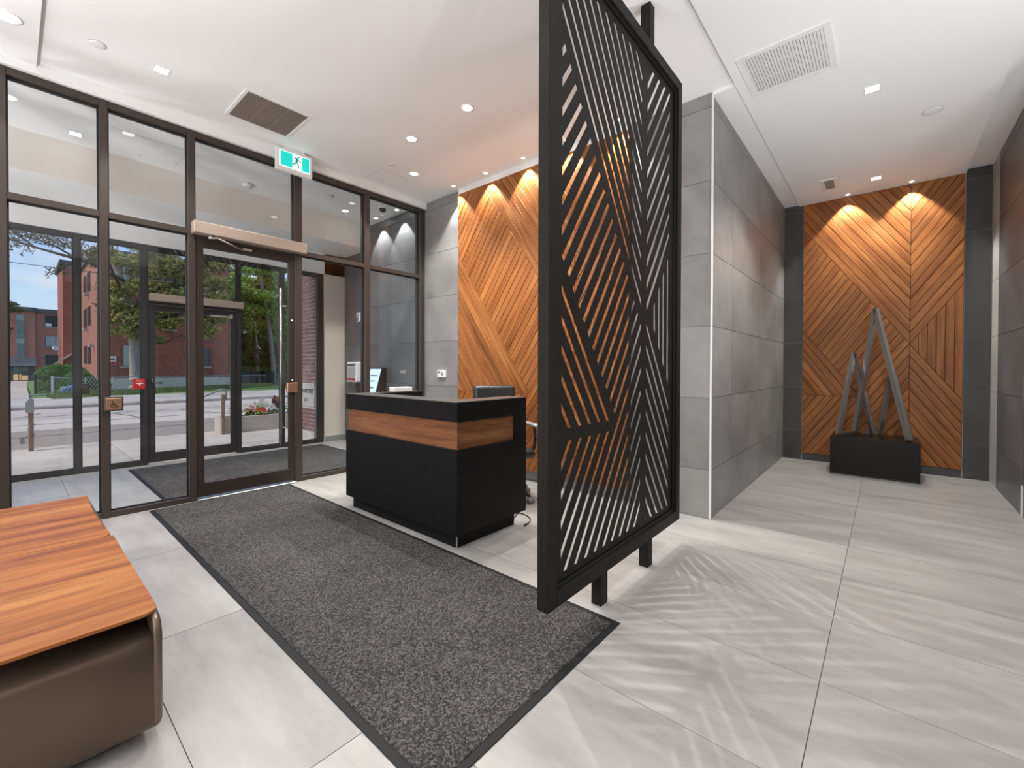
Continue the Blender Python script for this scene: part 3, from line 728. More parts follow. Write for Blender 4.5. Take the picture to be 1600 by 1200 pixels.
for yy in (y0 + 0.018, y1 - 0.05): dk('walnut_band', (x0 + 0.05, yy, 0.716), (2.676, yy + 0.032, 0.914), M['desk_wood'], 0.001)
# the band's grain runs along it: give the long front piece its own axes
bd.data.transform(Matrix.Translation(-Vector((2.08 - 2.43, 0.0085, 0.815)))); bd.data.transform(Matrix.Rotation(R(-90), 4, 'Z')); bd.location = (2.08 - 2.43, 0.0085, 0.815); bd.rotation_euler = (0, 0, R(90))
dk('counter_band', (x0, y0, 0.914), (x0 + 0.22, y1, 1.050), M['laminate'])
dk('counter_band', (x0 + 0.22, y0, 0.914), (x1, y0 + 0.20, 1.050), M['laminate'])
dk('counter_band', (x0 + 0.22, y1 - 0.14, 0.914), (x1, y1, 1.050), M['laminate'])
bm = bmesh.new(); box(bm, (x0 - 2.43, y0 - 3.03, 1.050), (x0 + 0.22 - 2.43, y1 - 3.03, 1.055)); box(bm, (x0 + 0.22 - 2.43, y0 - 3.03, 1.050), (x1 - 2.43, y0 + 0.20 - 3.03, 1.055)); box(bm, (x0 + 0.22 - 2.43, y1 - 0.14 - 3.03, 1.050), (x1 - 2.43, y1 - 3.03, 1.055))
obj('counter_top', bm, M['desk_top'], DK)
dk('work_surface', (x0 + 0.045, y0 + 0.05, 0.716), (2.676, y1 - 0.05, 0.744), M['desk_top'])
# steel corner joint of the plinth
dk('corner_strip', (2.089, 2.322, 0), (2.096, 2.329, 0.108), M['alu'], 0)
tag(obj('tissue_box', B((-0.105, -0.05, 0), (0.105, 0.05, 0.045), 0.006, 2), M['white_plastic'], loc=(2.60, 3.735, 1.056)), 'low white box lying on the far end of the desk counter', 'box')
bm = bmesh.new(); pts = [(2.80, 2.36, 0.006), (2.86, 2.38, 0.006), (2.945, 2.46, 0.006), (2.95, 2.40, 0.005), (2.90, 2.31, 0.005), (2.83, 2.27, 0.005), (2.74, 2.24, 0.005)]
def smooth_pts(p, n=6):
    p = [Vector(q) for q in p]; o = []
    for i in range(len(p) - 1):
        a, b, c, d = p[max(i - 1, 0)], p[i], p[i + 1], p[min(i + 2, len(p) - 1)]
        for k in range(n):
            t = k / n; o.append(0.5 * ((2 * b) + (c - a) * t + (2 * a - 5 * b + 4 * c - d) * t * t + (3 * b - a - 3 * c + d) * t ** 3))
    return o + [p[-1]]
tube(bm, smooth_pts([(2.80, 2.40, 0.008), (2.88, 2.44, 0.006), (2.955, 2.46, 0.006), (2.95, 2.37, 0.005), (2.90, 2.29, 0.005), (2.83, 2.25, 0.006), (2.78, 2.235, 0.008)]), 0.0045, 6)
cb = tag(obj('power_cable', bm, M['black_plastic'], None, True), 'thin black cable curling on the floor beside the desk', 'cable')
bm = bmesh.new(); sqbar(bm, (2.785, 2.237, 0.009), (2.745, 2.225, 0.009), 0.016, 0.010); obj('plug', bm, M['black_plastic'], cb)

# ------------------------------------------------------------------ office chair
CH = thing('office_chair', 'black leather swivel office chair standing behind the reception desk', 'chair', (3.20, 2.87, 0), math.atan2(-0.89, -0.45))
bm = bmesh.new(); lathe(bm, [(0.045, 0.075), (0.045, 0.12), (0.03, 0.13), (0.028, 0.40)], 16); obj('gas_lift', bm, M['black_plastic'], CH, True)
for k in range(5):
    a = 2 * math.pi * k / 5 + 0.62
    bm = bmesh.new(); d = Vector((math.cos(a), math.sin(a), 0))
    tube(bm, [d * 0.03 + Vector((0, 0, 0.10)), d * 0.16 + Vector((0, 0, 0.095)), d * 0.30 + Vector((0, 0, 0.075))], [0.028, 0.024, 0.017], 8)
    lg = obj('base_arm', bm, M['black_plastic'], CH, True)
    bm = bmesh.new(); n = Vector((-d.y, d.x, 0)); c = d * 0.315 + Vector((0, 0, 0.028))
    for s in (-1, 1):
        q = c + n * 0.017 * s; tube(bm, [q - n * 0.009, q + n * 0.009], 0.028, 14)
    tube(bm, [c, c + Vector((0, 0, 0.045))], 0.011, 8)
    obj('caster', bm, M['grey_plastic'], lg, True)
bm = bmesh.new(); box(bm, (-0.24, -0.245, 0.42), (0.25, 0.245, 0.52), 0.045, 4); obj('seat', bm, M['leather'], CH, True)
bm = bmesh.new(); box(bm, (-0.12, -0.10, 0.385), (0.12, 0.10, 0.425), 0.01); obj('tilt_mechanism', bm, M['black_plastic'], CH)
bm = bmesh.new(); box(bm, (-0.05, -0.23, -0.32), (0.055, 0.23, 0.32), 0.045, 4)
for v in bm.verts:
    v.co.x += 0.35 * (v.co.y ** 2) + 0.03 * math.sin(v.co.z * 5)
bk = obj('backrest', bm, M['leather'], CH, True); bk.location = (-0.27, 0, 0.79); bk.rotation_euler = (0, R(-10), 0)
bm = bmesh.new()
for i in range(7):
    y = -0.15 + 0.05 * i + rnd.uniform(-0.01, 0.01)
    tube(bm, [(-0.050 + 0.35 * y * y, y * 0.7, 0.30), (-0.058 + 0.35 * y * y, y, 0.20), (-0.052 + 0.35 * y * y, y * 1.2, 0.05)], [0.004, 0.011, 0.004], 6)
    tube(bm, [(0.052 + 0.35 * y * y, y * 0.7, 0.30), (0.060 + 0.35 * y * y, y, 0.20), (0.054 + 0.35 * y * y, y * 1.2, 0.05)], [0.004, 0.011, 0.004], 6)
obj('leather_fold', bm, M['leather'], bk, True)
bm = bmesh.new(); tube(bm, smooth_pts([(-0.05, 0, 0.40), (-0.26, 0, 0.42), (-0.33, 0, 0.52), (-0.32, 0, 0.66)]), 0.022, 8); obj('back_bracket', bm, M['black_plastic'], CH, True)
for s in (-1, 1):
    bm = bmesh.new(); tube(bm, smooth_pts([(0.05, s * 0.18, 0.43), (0.08, s * 0.285, 0.47), (0.10, s * 0.30, 0.60), (0.09, s * 0.295, 0.715)]), 0.016, 8)
    am = obj('armrest', bm, M['black_plastic'], CH, True)
    obj('arm_pad', B((-0.12, s * 0.295 - 0.04, 0.712), (0.17, s * 0.295 + 0.04, 0.742), 0.014, 3), M['alu'], am, True)

# ------------------------------------------------------------------ bench
def seat_top(bm, x0, x1, y0, y1, z0, z1, rc, sag=0.0):
    """board with a rounded front right corner and a slightly hollow right edge"""
    pts = [(x0, y0)]
    for i in range(7):
        a = -math.pi / 2 + i / 6 * math.pi / 2; pts.append((x1 - rc + rc * math.cos(a), y0 + rc + rc * math.sin(a)))
    for i in range(1, 9):
        y = y0 + rc + (y1 - y0 - rc) * i / 8; pts.append((x1 - sag * math.sin(math.pi * i / 8), y))
    pts.append((x0, y1))
    return prism(bm, [(p[0], p[1], z0) for p in pts], (0, 0, z1 - z0))
def bench(y0, y1, xr, label, sag, lip=1.0):
    t = thing('lobby_bench', label, 'bench', (0, y0, 0)); L = -1.75
    bm = bmesh.new(); seat_top(bm, L, xr, 0.0, y1 - y0, 0.437, 0.448, 0.045, sag)
    bmesh.ops.bevel(bm, geom=[e for e in bm.edges if abs(e.verts[0].co.z - e.verts[1].co.z) < 1e-5], offset=0.002, segments=2, affect='EDGES')
    obj('seat', bm, M['bench_wood'], t)
    D = y1 - y0
    bm = bmesh.new(); sh = bmesh.new()
    # shell: front sheet rolling back under the seat, swept along X
    prof = [(0.0, 0.050), (-0.018, 0.054), (-0.030, 0.066), (-0.034, 0.085), (-0.034, 0.335), (-0.032, 0.352), (-0.024, 0.366), (-0.010, 0.372), (0.010, 0.372), (0.040, 0.374), (0.075, 0.382), (0.105, 0.398), (0.125, 0.418), (0.132, 0.437), (D - 0.03, 0.437), (D - 0.02, 0.05)]
    prism(bm, [(L, y if y > 0 else y * lip, z) for y, z in prof], (xr - 0.020 - L, 0, 0))
    for p in bm.faces: p.smooth = len(p.verts) == 4
    obj('base_shell', bm, M['bench_metal'], t, False)
    cp = [(0.0, 0.050), (-0.018, 0.054), (-0.030, 0.066), (-0.034, 0.085), (-0.034, 0.370), (-0.030, 0.395), (-0.016, 0.418), (0.010, 0.432), (0.04, 0.437), (D - 0.03, 0.437), (D - 0.02, 0.05)]
    bm = bmesh.new(); rings = []
    for x_, d_ in [(xr - 0.020, 0.0)] + [(xr - 0.012 + 0.018 * math.sin(R(a)), 0.020 * (1 - math.cos(R(a)))) for a in (0, 18, 36, 54, 72, 88)]:
        yc, zc = D / 2, 0.2435; ky, kz = 1 - d_ / (D / 2), 1 - d_ / 0.19
        rings.append([bm.verts.new((x_, yc + ((y if y > 0 else y * lip) - yc) * ky, zc + (z - zc) * kz)) for y, z in cp])
    for a, b in zip(rings, rings[1:]):
        for q in range(len(cp)): bm.faces.new((a[q], a[(q + 1) % len(cp)], b[(q + 1) % len(cp)], b[q])).smooth = True
    bm.faces.new(rings[0][::-1]); bm.faces.new(rings[-1])
    obj('end_panel', bm, M['bench_metal'], t)
    obj('plinth', B((L + 0.05, 0.06, 0), (xr - 0.10, D - 0.08, 0.06)), M['bronze_dark'], t)
    return t
bench(1.925, 2.955, 0.338, 'nearest low bench with a cherry wood seat on a bronze metal base', 0.0)
bench(2.958, 3.985, 0.332, 'second cherry wood bench, set behind the nearest one beside the glass wall', 0.014, -0.2)

# ------------------------------------------------------------------ sculpture on plinth
PL = thing('plinth', 'glossy black box plinth standing on the floor in front of the end wall', 'plinth', (6.95, 0.107, 0))
obj('body', B((-0.29, -0.41, 0.022), (0.29, 0.41, 0.461), 0.002), plain('gloss_black', (0.006, 0.0055, 0.005), 0.25, 0, 0.2), PL)
obj('recessed_base', B((-0.27, -0.39, 0), (0.27, 0.39, 0.022)), M['black_plastic'], PL)
SCU = thing('steel_sculpture', 'abstract sculpture of pointed brushed steel frames on the black plinth', 'sculpture', (6.95, 0.107, 0.461))
def frame(apex, fl, fr, w=0.048):
    for foot in (fl, fr):
        d = (Vector(foot) - Vector(apex)).normalized(); sd = Vector(fr) - Vector(fl)
        bm = bmesh.new(); o = Vector((6.95, 0.107, 0.461))
        sqbar(bm, Vector(apex) - o, Vector(foot) - o, w, w, sd); obj('bar', bm, M['steel'], SCU)
frame((6.92, 0.102, 2.03), (7.10, 0.30, 0.476), (6.745, -0.207, 0.476))
frame((7.00, 0.310, 1.49), (6.79, 0.45, 0.474), (7.17, 0.115, 0.474), 0.044)
frame((6.98, -0.060, 1.28), (7.18, 0.058, 0.474), (6.80, -0.218, 0.474), 0.044)
bm = bmesh.new(); sqbar(bm, (7.10 - 6.95, 0.30 - 0.107, 0.022), (6.84 - 6.95, 0.42 - 0.107, 0.022), 0.040, 0.040, (0, 0, 1)); obj('bar', bm, M['steel'], SCU)
obj('foot_block', B((0.10, 0.04, 0.001), (0.15, 0.105, 0.055), 0.003), M['bronze_dark'], SCU)

# ------------------------------------------------------------------ lamps
GR = 'recessed ceiling downlights'
def spot(x, y, z, power, size=115, blend=0.6, rad=0.035, aim=None, col=WARM, parent=None):
    l = bpy.data.lights.new('lamp', 'SPOT'); l.energy = power * LAMP; l.spot_size = R(size); l.spot_blend = blend; l.shadow_soft_size = rad; l.color = col
    o = bpy.data.objects.new('lamp', l); C.objects.link(o); o.location = (x, y, z)
    if aim: o.rotation_euler = (Vector(aim) - Vector((x, y, z))).to_track_quat('-Z', 'Y').to_euler()
    return o
def downlight(x, y, z, label, power, rad=0.045, square=False, size=115, aim=None, blend=0.6, cat='downlight', group=GR):
    t = thing('downlight', label, cat, (x, y, z), 0, group); bm = bmesh.new()
    if square:
        r, q = rad + 0.012, rad
        for a, b in (((-r, -r), (r, -q)), ((-r, q), (r, r)), ((-r, -q), (-q, q)), ((q, -q), (r, q))): box(bm, (a[0], a[1], -0.004), (b[0], b[1], 0.012))
        obj('trim', bm, M['white_plastic'], t)
        obj('lens', B((-q, -q, -0.0025), (q, q, 0.004)), M['lamp_glow'], t)
    else:
        lathe(bm, [(rad, 0.012), (rad, -0.002), (rad + 0.004, -0.005), (rad + 0.016, -0.004), (rad + 0.018, 0.012)], 24)
        obj('trim', bm, M['white_plastic'], t, True)
        bm = bmesh.new(); lathe(bm, [(0, -0.0025), (rad, -0.0025), (rad, 0.004), (0, 0.004)], 24); obj('lens', bm, M['lamp_glow'], t)
    if power:
        a = None if aim is None else aim
        spot(x, y, z - 0.012, power, size, blend, 0.014, a)
    return t
P0 = 62
downlight(0.800, 4.363, CEIL, 'square downlight in the lobby ceiling between the brown air grille and the smoke detector', 90, 0.042, True)
downlight(2.720, 2.890, CEIL, 'round downlight in the ceiling straight above the desk front, nearest the black screen', 190)
downlight(2.716, 3.715, CEIL, 'round downlight in the ceiling to the right of the exit sign', 120)
downlight(3.222, 4.357, CEIL, 'round downlight beside the ceiling access panel and the grey tile corner', 120)
downlight(0.000, 4.431, CEIL - 0.03, 'large round downlight in the lowered ceiling strip at the top left', P0 * 0.6, 0.060)
downlight(4.656, 0.105, CEIL - 0.045, 'square downlight in the corridor ceiling beside the big white grille', P0 * 3.0, 0.045, True)
downlight(6.867, 0.109, CEIL - 0.045, 'square downlight in the corridor ceiling nearest the teak end panel', P0 * 1.2, 0.045, True)
downlight(0.450, 6.216, CEIL, 'square downlight in the vestibule ceiling seen through the upper left pane', P0 * 0.6, 0.042, True, 72)
downlight(3.315, 6.171, CEIL, 'round glowing downlight in the vestibule ceiling, left of the dome camera', P0 * 0.6, 0.045, False, 84)
# wall washers close to the teak panels and the grey tiles
WA = 'wall washing lamps along the teak and tile walls'
for y, lab in ((0.403, 'wall washing lamp at the top of the end panel, left one above the sculpture'), (-0.222, 'wall washing lamp at the top of the end panel, above the chevron seam')):
    downlight(7.27, y, CEIL - 0.045, lab, 88, 0.022, False, 84, (7.32, y, 0), 0.30, group=WA)
for y, lab in ((4.262, 'wall washing lamp where the reception panel meets the grey tiles'), (3.683, 'second wall washing lamp above the reception panel, counting from the tiles'), (3.098, 'wall washing lamp above the reception panel, close to the screen frame edge'), (2.515, 'wall washing lamp above the reception panel, seen through the screen slots'), (1.94, 'wall washing lamp at the hidden end of the reception panel')):
    downlight(3.775, y, CEIL, lab, 78, 0.022, False, 84, (3.82, y, 0), 0.30, group=WA)
for y, lab in ((5.545, 'wall washing lamp on the vestibule tiles, nearer to the glass wall'), (6.11, 'wall washing lamp on the vestibule tiles, farther from the glass wall')):
    downlight(3.79, y, CEIL, lab, 85, 0.030, False, 80, (3.84, y, 0), 0.30, group=WA)
for x, y in ((-1.0, 5.6), (1.6, 5.6), (2.7, 5.6), (0.9, 5.6), (-0.2, 5.6)): spot(x, y, CEIL - 0.02, P0 * 1.2, 120, 0.6, 0.05)  # extra spots added to brighten the vestibule, no fixtures
# row of downlights over the benches, above the view: light only
for y in (3.75, 3.1, 2.45, 1.8, 1.15): spot(0.0, y, CEIL - 0.045, P0 * 0.15, 115, 0.6, 0.06)
for x, y in ((0.80, 2.9), (1.75, 2.9), (0.8, 1.5), (2.0, 0.1), (-1.3, 4.2), (-1.3, 2.4), (-1.3, 0.4), (0.6, -1.6), (2.6, -1.8), (3.3, 0.1), (1.95, 4.36)):  # further spots added to fill the lobby with light, no fixtures
    spot(x, y, CEIL - 0.06, P0 * 0.35, 120, 0.6, 0.06)

# ------------------------------------------------------------------ grilles, panels and detectors on the ceilings
def grille(name, x0, x1, y0, y1, z, label, frame_m, slat_m, back_m, n, fw_, cross=0, slat_w=0.012, tilt=25):
    t = thing(name, label, 'air grille', ((x0 + x1) / 2, (y0 + y1) / 2, z)); w, d = (x1 - x0) / 2, (y1 - y0) / 2
    bm = bmesh.new()
    for a, b in (((-w, -d), (w, -d + fw_)), ((-w, d - fw_), (w, d)), ((-w, -d + fw_), (-w + fw_, d - fw_)), ((w - fw_, -d + fw_), (w, d - fw_))):
        box(bm, (a[0], a[1], -0.008), (b[0], b[1], 0.002), 0.002)
    obj('frame', bm, frame_m, t)
    obj('duct', B((-w + fw_, -d + fw_, -0.0005), (w - fw_, d - fw_, 0.001)), back_m, t)
    for i in range(n):
        y = -d + fw_ + (2 * d - 2 * fw_) * (i + 0.5) / n
        bm = B((-w + fw_, -slat_w / 2, -0.0008), (w - fw_, slat_w / 2, 0.0008)); bm.transform(Matrix.Translation((0, y, -0.0045)) @ Matrix.Rotation(R(tilt), 4, 'X'))
        obj('slat', bm, slat_m, t)
    for i in range(cross):
        x = -w + fw_ + (2 * w - 2 * fw_) * (i + 1) / (cross + 1)
        obj('cross_bar', B((x - 0.003, -d + fw_, -0.0052), (x + 0.003, d - fw_, -0.001)), slat_m, t)
    return t
grille('ceiling_grille', 1.315, 1.875, 4.095, 4.668, CEIL, 'brown slatted air grille with a white frame in the lobby ceiling', M['white_plastic'], M['vent_brown'], M['vent_dark'], 28, 0.028, 2, 0.0150, 8)
grille('ceiling_grille', 3.556, 4.140, 0.296, 0.878, CEIL - 0.045, 'large white slatted air grille in the corridor ceiling', M['white_plastic'], M['white_plastic'], M['vent_dark'], 25, 0.045, 2, 0.0175, 12)
grille('ceiling_grille', 6.53, 6.92, 0.470, 0.635, CEIL - 0.045, 'small square air grille in the corridor ceiling near the end panel', M['white_plastic'], M['vent_grey'], M['vent_dark'], 10, 0.035, 0, 0.009, 10)
def hatch(x0, x1, y0, y1, z, label):
    t = thing('access_panel', label, 'access panel', ((x0 + x1) / 2, (y0 + y1) / 2, z)); w, d = (x1 - x0) / 2, (y1 - y0) / 2
    obj('gap', B((-w - 0.004, -d - 0.004, -0.0006), (w + 0.004, d + 0.004, 0.0006)), M['vent_grey'], t)
    obj('door', B((-w, -d, -0.003), (w, d, 0.0)), M['paint'], t)
    bm = bmesh.new(); lathe(bm, [(0.008, -0.005), (0.008, 0)], 10, (0, d - 0.05, 0)); obj('latch', bm, M['vent_grey'], t)
hatch(2.905, 3.290, 4.552, 4.890, CEIL, 'flush white access panel in the lobby ceiling near the tile corner')
hatch(0.65, 1.28, 5.775, 6.345, CEIL, 'flush white access panel in the vestibule ceiling seen through glass')
def puck(x, y, z, r, h, label, cat, m2=None):
    t = thing('smoke_detector' if cat == 'smoke detector' else 'sprinkler_cover', label, cat, (x, y, z)); bm = bmesh.new()
    lathe(bm, [(r, 0.0), (r, -h * 0.5), (r * 0.9, -h), (r * 0.4, -h * 1.05), (0, -h * 1.05)], 28); obj('cover', bm, M['white_plastic'], t, True)
    bm = bmesh.new(); lathe(bm, [(r + 0.0025, 0.0005), (r + 0.0025, -0.002), (r + 0.0005, -0.002), (r + 0.0005, 0.0005)], 28); obj('shadow_ring', bm, M['grey_plastic'], t)
puck(0.433, 4.373, CEIL, 0.048, 0.006, 'flat white sprinkler cover plate in the ceiling near the left soffit', 'sprinkler')
puck(2.907, 4.356, CEIL, 0.042, 0.006, 'flat white sprinkler cover plate behind the ceiling access panel', 'sprinkler')
puck(5.404, -0.299, CEIL - 0.045, 0.070, 0.006, 'flat white sprinkler cover plate in the corridor ceiling', 'sprinkler')
puck(2.889, 5.80, CEIL, 0.05, 0.012, 'small white sprinkler cover plate in the vestibule ceiling', 'sprinkler')
puck(2.004, 6.224, CEIL, 0.06, 0.045, 'domed grey smoke detector in the vestibule ceiling behind the glass', 'smoke detector')
t = thing('dome_camera', 'dark dome security camera on the vestibule ceiling beside the tile wall', 'camera', (3.568, 5.575, CEIL))
bm = bmesh.new(); lathe(bm, [(0.06, 0), (0.06, -0.025), (0.052, -0.04)], 24); obj('mount', bm, M['white_plastic'], t, True)
bm = bmesh.new(); lathe(bm, [(0.050, -0.038), (0.046, -0.062), (0.030, -0.084), (0, -0.092)], 24); obj('dome', bm, M['black_plastic'], t, True)

# exit sign
EX = thing('exit_sign', 'green running man exit sign hanging from the ceiling before the inner door', 'exit sign', (2.028, 4.875, 3.39))
obj('housing', B((-0.188, -0.025, 0.0), (0.188, 0.03, 0.236), 0.006), M['white_plastic'], EX)
obj('ceiling_bracket', B((-0.11, -0.015, 0.236), (0.11, 0.02, 0.260), 0.003), M['white_plastic'], EX)
obj('light_panel', B((-0.160, -0.030, 0.040), (0.160, -0.024, 0.205), 0.001), M['exit_white'], EX)
obj('green_field', B((-0.150, -0.0315, 0.048), (-0.030, -0.0285, 0.197)), M['exit_green'], EX)
obj('green_field', B((0.072, -0.0315, 0.048), (0.150, -0.0285, 0.197)), M['exit_green'], EX)
bm = bmesh.new(); y = -0.0315
lathe(bm, [(0.0, -0.001), (0.011, -0.001), (0.011, 0.001), (0, 0.001)], 12); bm.transform(Matrix.Translation((0.033, y, 0.184)) @ Matrix.Rotation(R(90), 4, 'X'))
def limb(pts, w):
    for a, b in zip(pts, pts[1:]): sqbar(bm, (a[0], y, a[1]), (b[0], y, b[1]), w, 0.002, (b[1] - a[1], 0, -(b[0] - a[0])))
limb([(0.020, 0.168), (0.010, 0.122)], 0.024); limb([(0.024, 0.166), (-0.004, 0.166), (-0.014, 0.146)], 0.009); limb([(0.026, 0.160), (0.042, 0.142), (0.060, 0.140)], 0.009)
limb([(0.014, 0.122), (0.030, 0.098), (0.034, 0.062)], 0.011); limb([(0.008, 0.124), (-0.004, 0.098), (-0.030, 0.096)], 0.011)
obj('running_man', bm, M['exit_man'], EX)

# ------------------------------------------------------------------ small things on walls and mullions
bt = thing('accessible_door_button', 'copper coloured accessible door push plate on the inner mullion', 'push button', (0.582, 5.030, 0.98))
obj('box', B((-0.060, -0.030, -0.060), (0.062, 0.006, 0.062), 0.006, 2), M['bronze'], bt)
obj('plate', B((-0.050, -0.036, -0.050), (0.052, -0.029, 0.050), 0.003), M['copper'], bt)
bm = bmesh.new(); y = -0.0370
def arc(cx, cz, r, a0, a1, w, n=14):
    for i in range(n):
        p, q = R(a0 + (a1 - a0) * i / n), R(a0 + (a1 - a0) * (i + 1) / n)
        sqbar(bm, (cx + r * math.cos(p), y, cz + r * math.sin(p)), (cx + r * math.cos(q), y, cz + r * math.sin(q)), w, 0.002, (math.cos(p), 0, math.sin(p)))
arc(-0.002, -0.012, 0.017, 110, 350, 0.004); limb([(-0.008, 0.014), (-0.005, -0.008), (0.012, -0.008), (0.020, -0.026), (0.026, -0.024)], 0.005); limb([(-0.006, 0.004), (0.008, 0.004)], 0.004)
arc(-0.009, 0.024, 0.003, 0, 360, 0.006, 8)
obj('wheelchair_symbol', bm, M['ink'], bt)
b2 = thing('outer_door_button', 'small dark bronze push plate beside the outer left mullion', 'push button', (0.600, 7.378, 1.03))
obj('box', B((-0.033, -0.03, -0.06), (0.036, 0.0, 0.06), 0.004), M['bronze_dark'], b2); obj('plate', B((-0.026, -0.035, -0.05), (0.029, -0.029, 0.05), 0.002), M['bronze'], b2)
ps = thing('fire_pull_station', 'red fire alarm pull station on the outer door mullion', 'fire alarm', (1.10, 7.378, 1.005))
obj('body', B((-0.062, -0.045, 0.0), (0.058, 0, 0.137), 0.006), M['red'], ps)
obj('pull_bar', B((-0.034, -0.056, 0.070), (0.036, -0.044, 0.086), 0.003), M['white_plastic'], ps); obj('pull_stem', B((-0.008, -0.054, 0.050), (0.010, -0.044, 0.070), 0.002), M['white_plastic'], ps)
text('pull_lettering', 'PULL', 0.026, M['white_plastic'], ps, Matrix.Translation((-0.032, -0.0465, 0.102)) @ Matrix.Rotation(R(90), 4, 'X'))
# on the tile wall (face x = 3.922, looking towards -X); local X runs towards the camera side (-Y)
def onwall(name, label, cat, y, z):
    t = thing(name, label, cat, (3.922, y, z), R(-90)); return t
th = onwall('wall_thermostat', 'white thermostat on the grey tiles between glass wall and teak panel', 'thermostat', 4.650, 1.160)
obj('case', B((-0.082, -0.032, 0), (0.082, 0, 0.105), 0.006, 2), M['white_plastic'], th)
obj('display', B((-0.062, -0.0335, 0.060), (-0.012, -0.031, 0.092)), M['grey_plastic'], th); obj('keypad', B((0.005, -0.0335, 0.028), (0.045, -0.031, 0.070)), M['vent_grey'], th)
ic = onwall('intercom_plate', 'small pale intercom plate on the vestibule tiles above the white box', 'intercom', 5.57, 1.225)
obj('plate', B((-0.075, -0.012, -0.020), (0.075, 0, 0.020), 0.003), M['vent_grey'], ic); obj('button', B((-0.05, -0.016, -0.008), (0.0, -0.011, 0.008), 0.002), M['grey_plastic'], ic)
st = onwall('alarm_strobe', 'white fire alarm strobe on the dark vestibule wall', 'alarm strobe', 6.83, 2.075)
obj('base', B((-0.055, -0.03, 0), (0.055, 0, 0.155), 0.006), M['white_plastic'], st); obj('lens', B((-0.030, -0.055, 0.080), (0.030, -0.029, 0.135), 0.008, 2), M['alu'], st)
bm = bmesh.new(); tube(bm, [(-0.01, -0.03, 0.045), (-0.01, -0.042, 0.045)], 0.026, 14); obj('horn', bm, M['vent_grey'], st)
sd = onwall('sanitizer_dispenser', 'white hand sanitizer dispenser with a red stripe on the vestibule wall', 'dispenser', 6.93, 1.02)
bm = bmesh.new(); box(bm, (-0.16, -0.10, 0.02), (0.16, 0, 0.37), 0.022, 3); obj('case', bm, M['white_plastic'], sd, False)
obj('red_stripe', B((-0.125, -0.1025, 0.055), (0.125, -0.0985, 0.095)), M['red_stripe'], sd); obj('name_strip', B((-0.125, -0.1025, 0.300), (0.115, -0.0985, 0.330)), M['ink_grey'], sd)
obj('window', B((-0.125, -0.1022, 0.110), (0.125, -0.0985, 0.285)), plain('pale_window', (0.52, 0.55, 0.56), 0.4), sd)
bm = bmesh.new(); tube(bm, [(0, -0.06, 0.03), (0, -0.06, -0.02)], 0.014, 10); obj('nozzle', bm, M['sand_metal'], sd)
ob = onwall('notice_box', 'dark box fixed under the sanitizer on the vestibule wall', 'box', 6.72, 0.72)
obj('case', B((-0.10, -0.08, 0), (0.10, 0, 0.30), 0.006), M['bronze_dark'], ob); obj('lid', B((-0.102, -0.084, 0.285), (0.102, 0, 0.305), 0.003), M['black_plastic'], ob)
# directory console: sloping screen on a wedge
dc = onwall('entry_console', 'sloping entry phone console with a lit blue screen on the vestibule wall', 'entry console', 6.20, 0.82)
bm = bmesh.new(); prism(bm, [(-0.17, 0, 0), (-0.17, -0.20, 0.02), (-0.17, -0.07, 0.47), (-0.17, 0, 0.47)], (0.34, 0, 0)); obj('case', bm, M['bronze'], dc)
sl = Vector((0, 0.13, 0.45)).normalized(); nn = Vector((0, -sl.z, sl.y)); o_ = Vector((0, -0.20, 0.02))
bm = bmesh.new(); prism(bm, [o_ + sl * 0.03 + Vector((-0.15, 0, 0)) + nn * 0.001, o_ + sl * 0.03 + Vector((0.15, 0, 0)) + nn * 0.001, o_ + sl * 0.45 + Vector((0.15, 0, 0)) + nn * 0.001, o_ + sl * 0.45 + Vector((-0.15, 0, 0)) + nn * 0.001], nn * 0.005); obj('screen', bm, M['screen_glow'], dc)
for i, (a, w) in enumerate(((0.33, 0.10), (0.24, 0.05), (0.13, 0.06))):
    bm = bmesh.new(); p = o_ + sl * a; prism(bm, [p + Vector((-w, 0, 0)) + nn * 0.006, p + Vector((w, 0, 0)) + nn * 0.006, p + sl * 0.018 + Vector((w, 0, 0)) + nn * 0.006, p + sl * 0.018 + Vector((-w, 0, 0)) + nn * 0.006], nn * 0.002); obj('screen_line', bm, M['ink_grey'], dc)
obj('foot_flange', B((-0.15, -0.17, -0.02), (0.15, 0, 0.02), 0.004), M['bronze_dark'], dc)
#EXTERIOR
# ------------------------------------------------------------------ outdoors: pavement, road, lawn
PV = hold('pavement')
obj('bed', B((-9, 7.44, -0.35), (14, 10.3, -0.045)), M['kerb'], PV)
for x in [-1.9 + 1.52 * i for i in range(-2, 8)]:
    for a, b in ((7.46, 8.46), (8.475, 10.28)):
        obj('paving_slab', B((0.006, a, -0.05), (1.512, b, -0.02 - rnd.uniform(0, 0.004)), 0.004), M['concrete'], PV, loc=(x, 0, 0))
kb = hold('kerb')
for i in range(-4, 8): obj('kerb_stone', B((0.005, 10.285, -0.30), (1.795, 10.46, -0.024), 0.012), M['concrete'], kb, loc=(-2.2 + 1.8 * i, 0, 0))
def slab(name, pts, th, material, parent=None):
    return obj(name, prism(bmesh.new(), pts, (0, 0, -th)), material, parent)
rd = slab('road', [(-60, 0, -0.17), (120, 0, -0.17), (120, 14, -0.345), (-60, 14, -0.345)], 0.2, M['asphalt']); rd.location = (0, 10.44, 0); stru(rd)
bm = bmesh.new()
def crack(pts, w=0.05):
    for a, b in zip(pts, pts[1:]):
        a = (a[0], a[1] - 10.44, -0.17 - 0.0125 * (a[1] - 10.44) + 0.004); b = (b[0], b[1] - 10.44, -0.17 - 0.0125 * (b[1] - 10.44) + 0.004)
        sqbar(bm, a, b, w, 0.004)
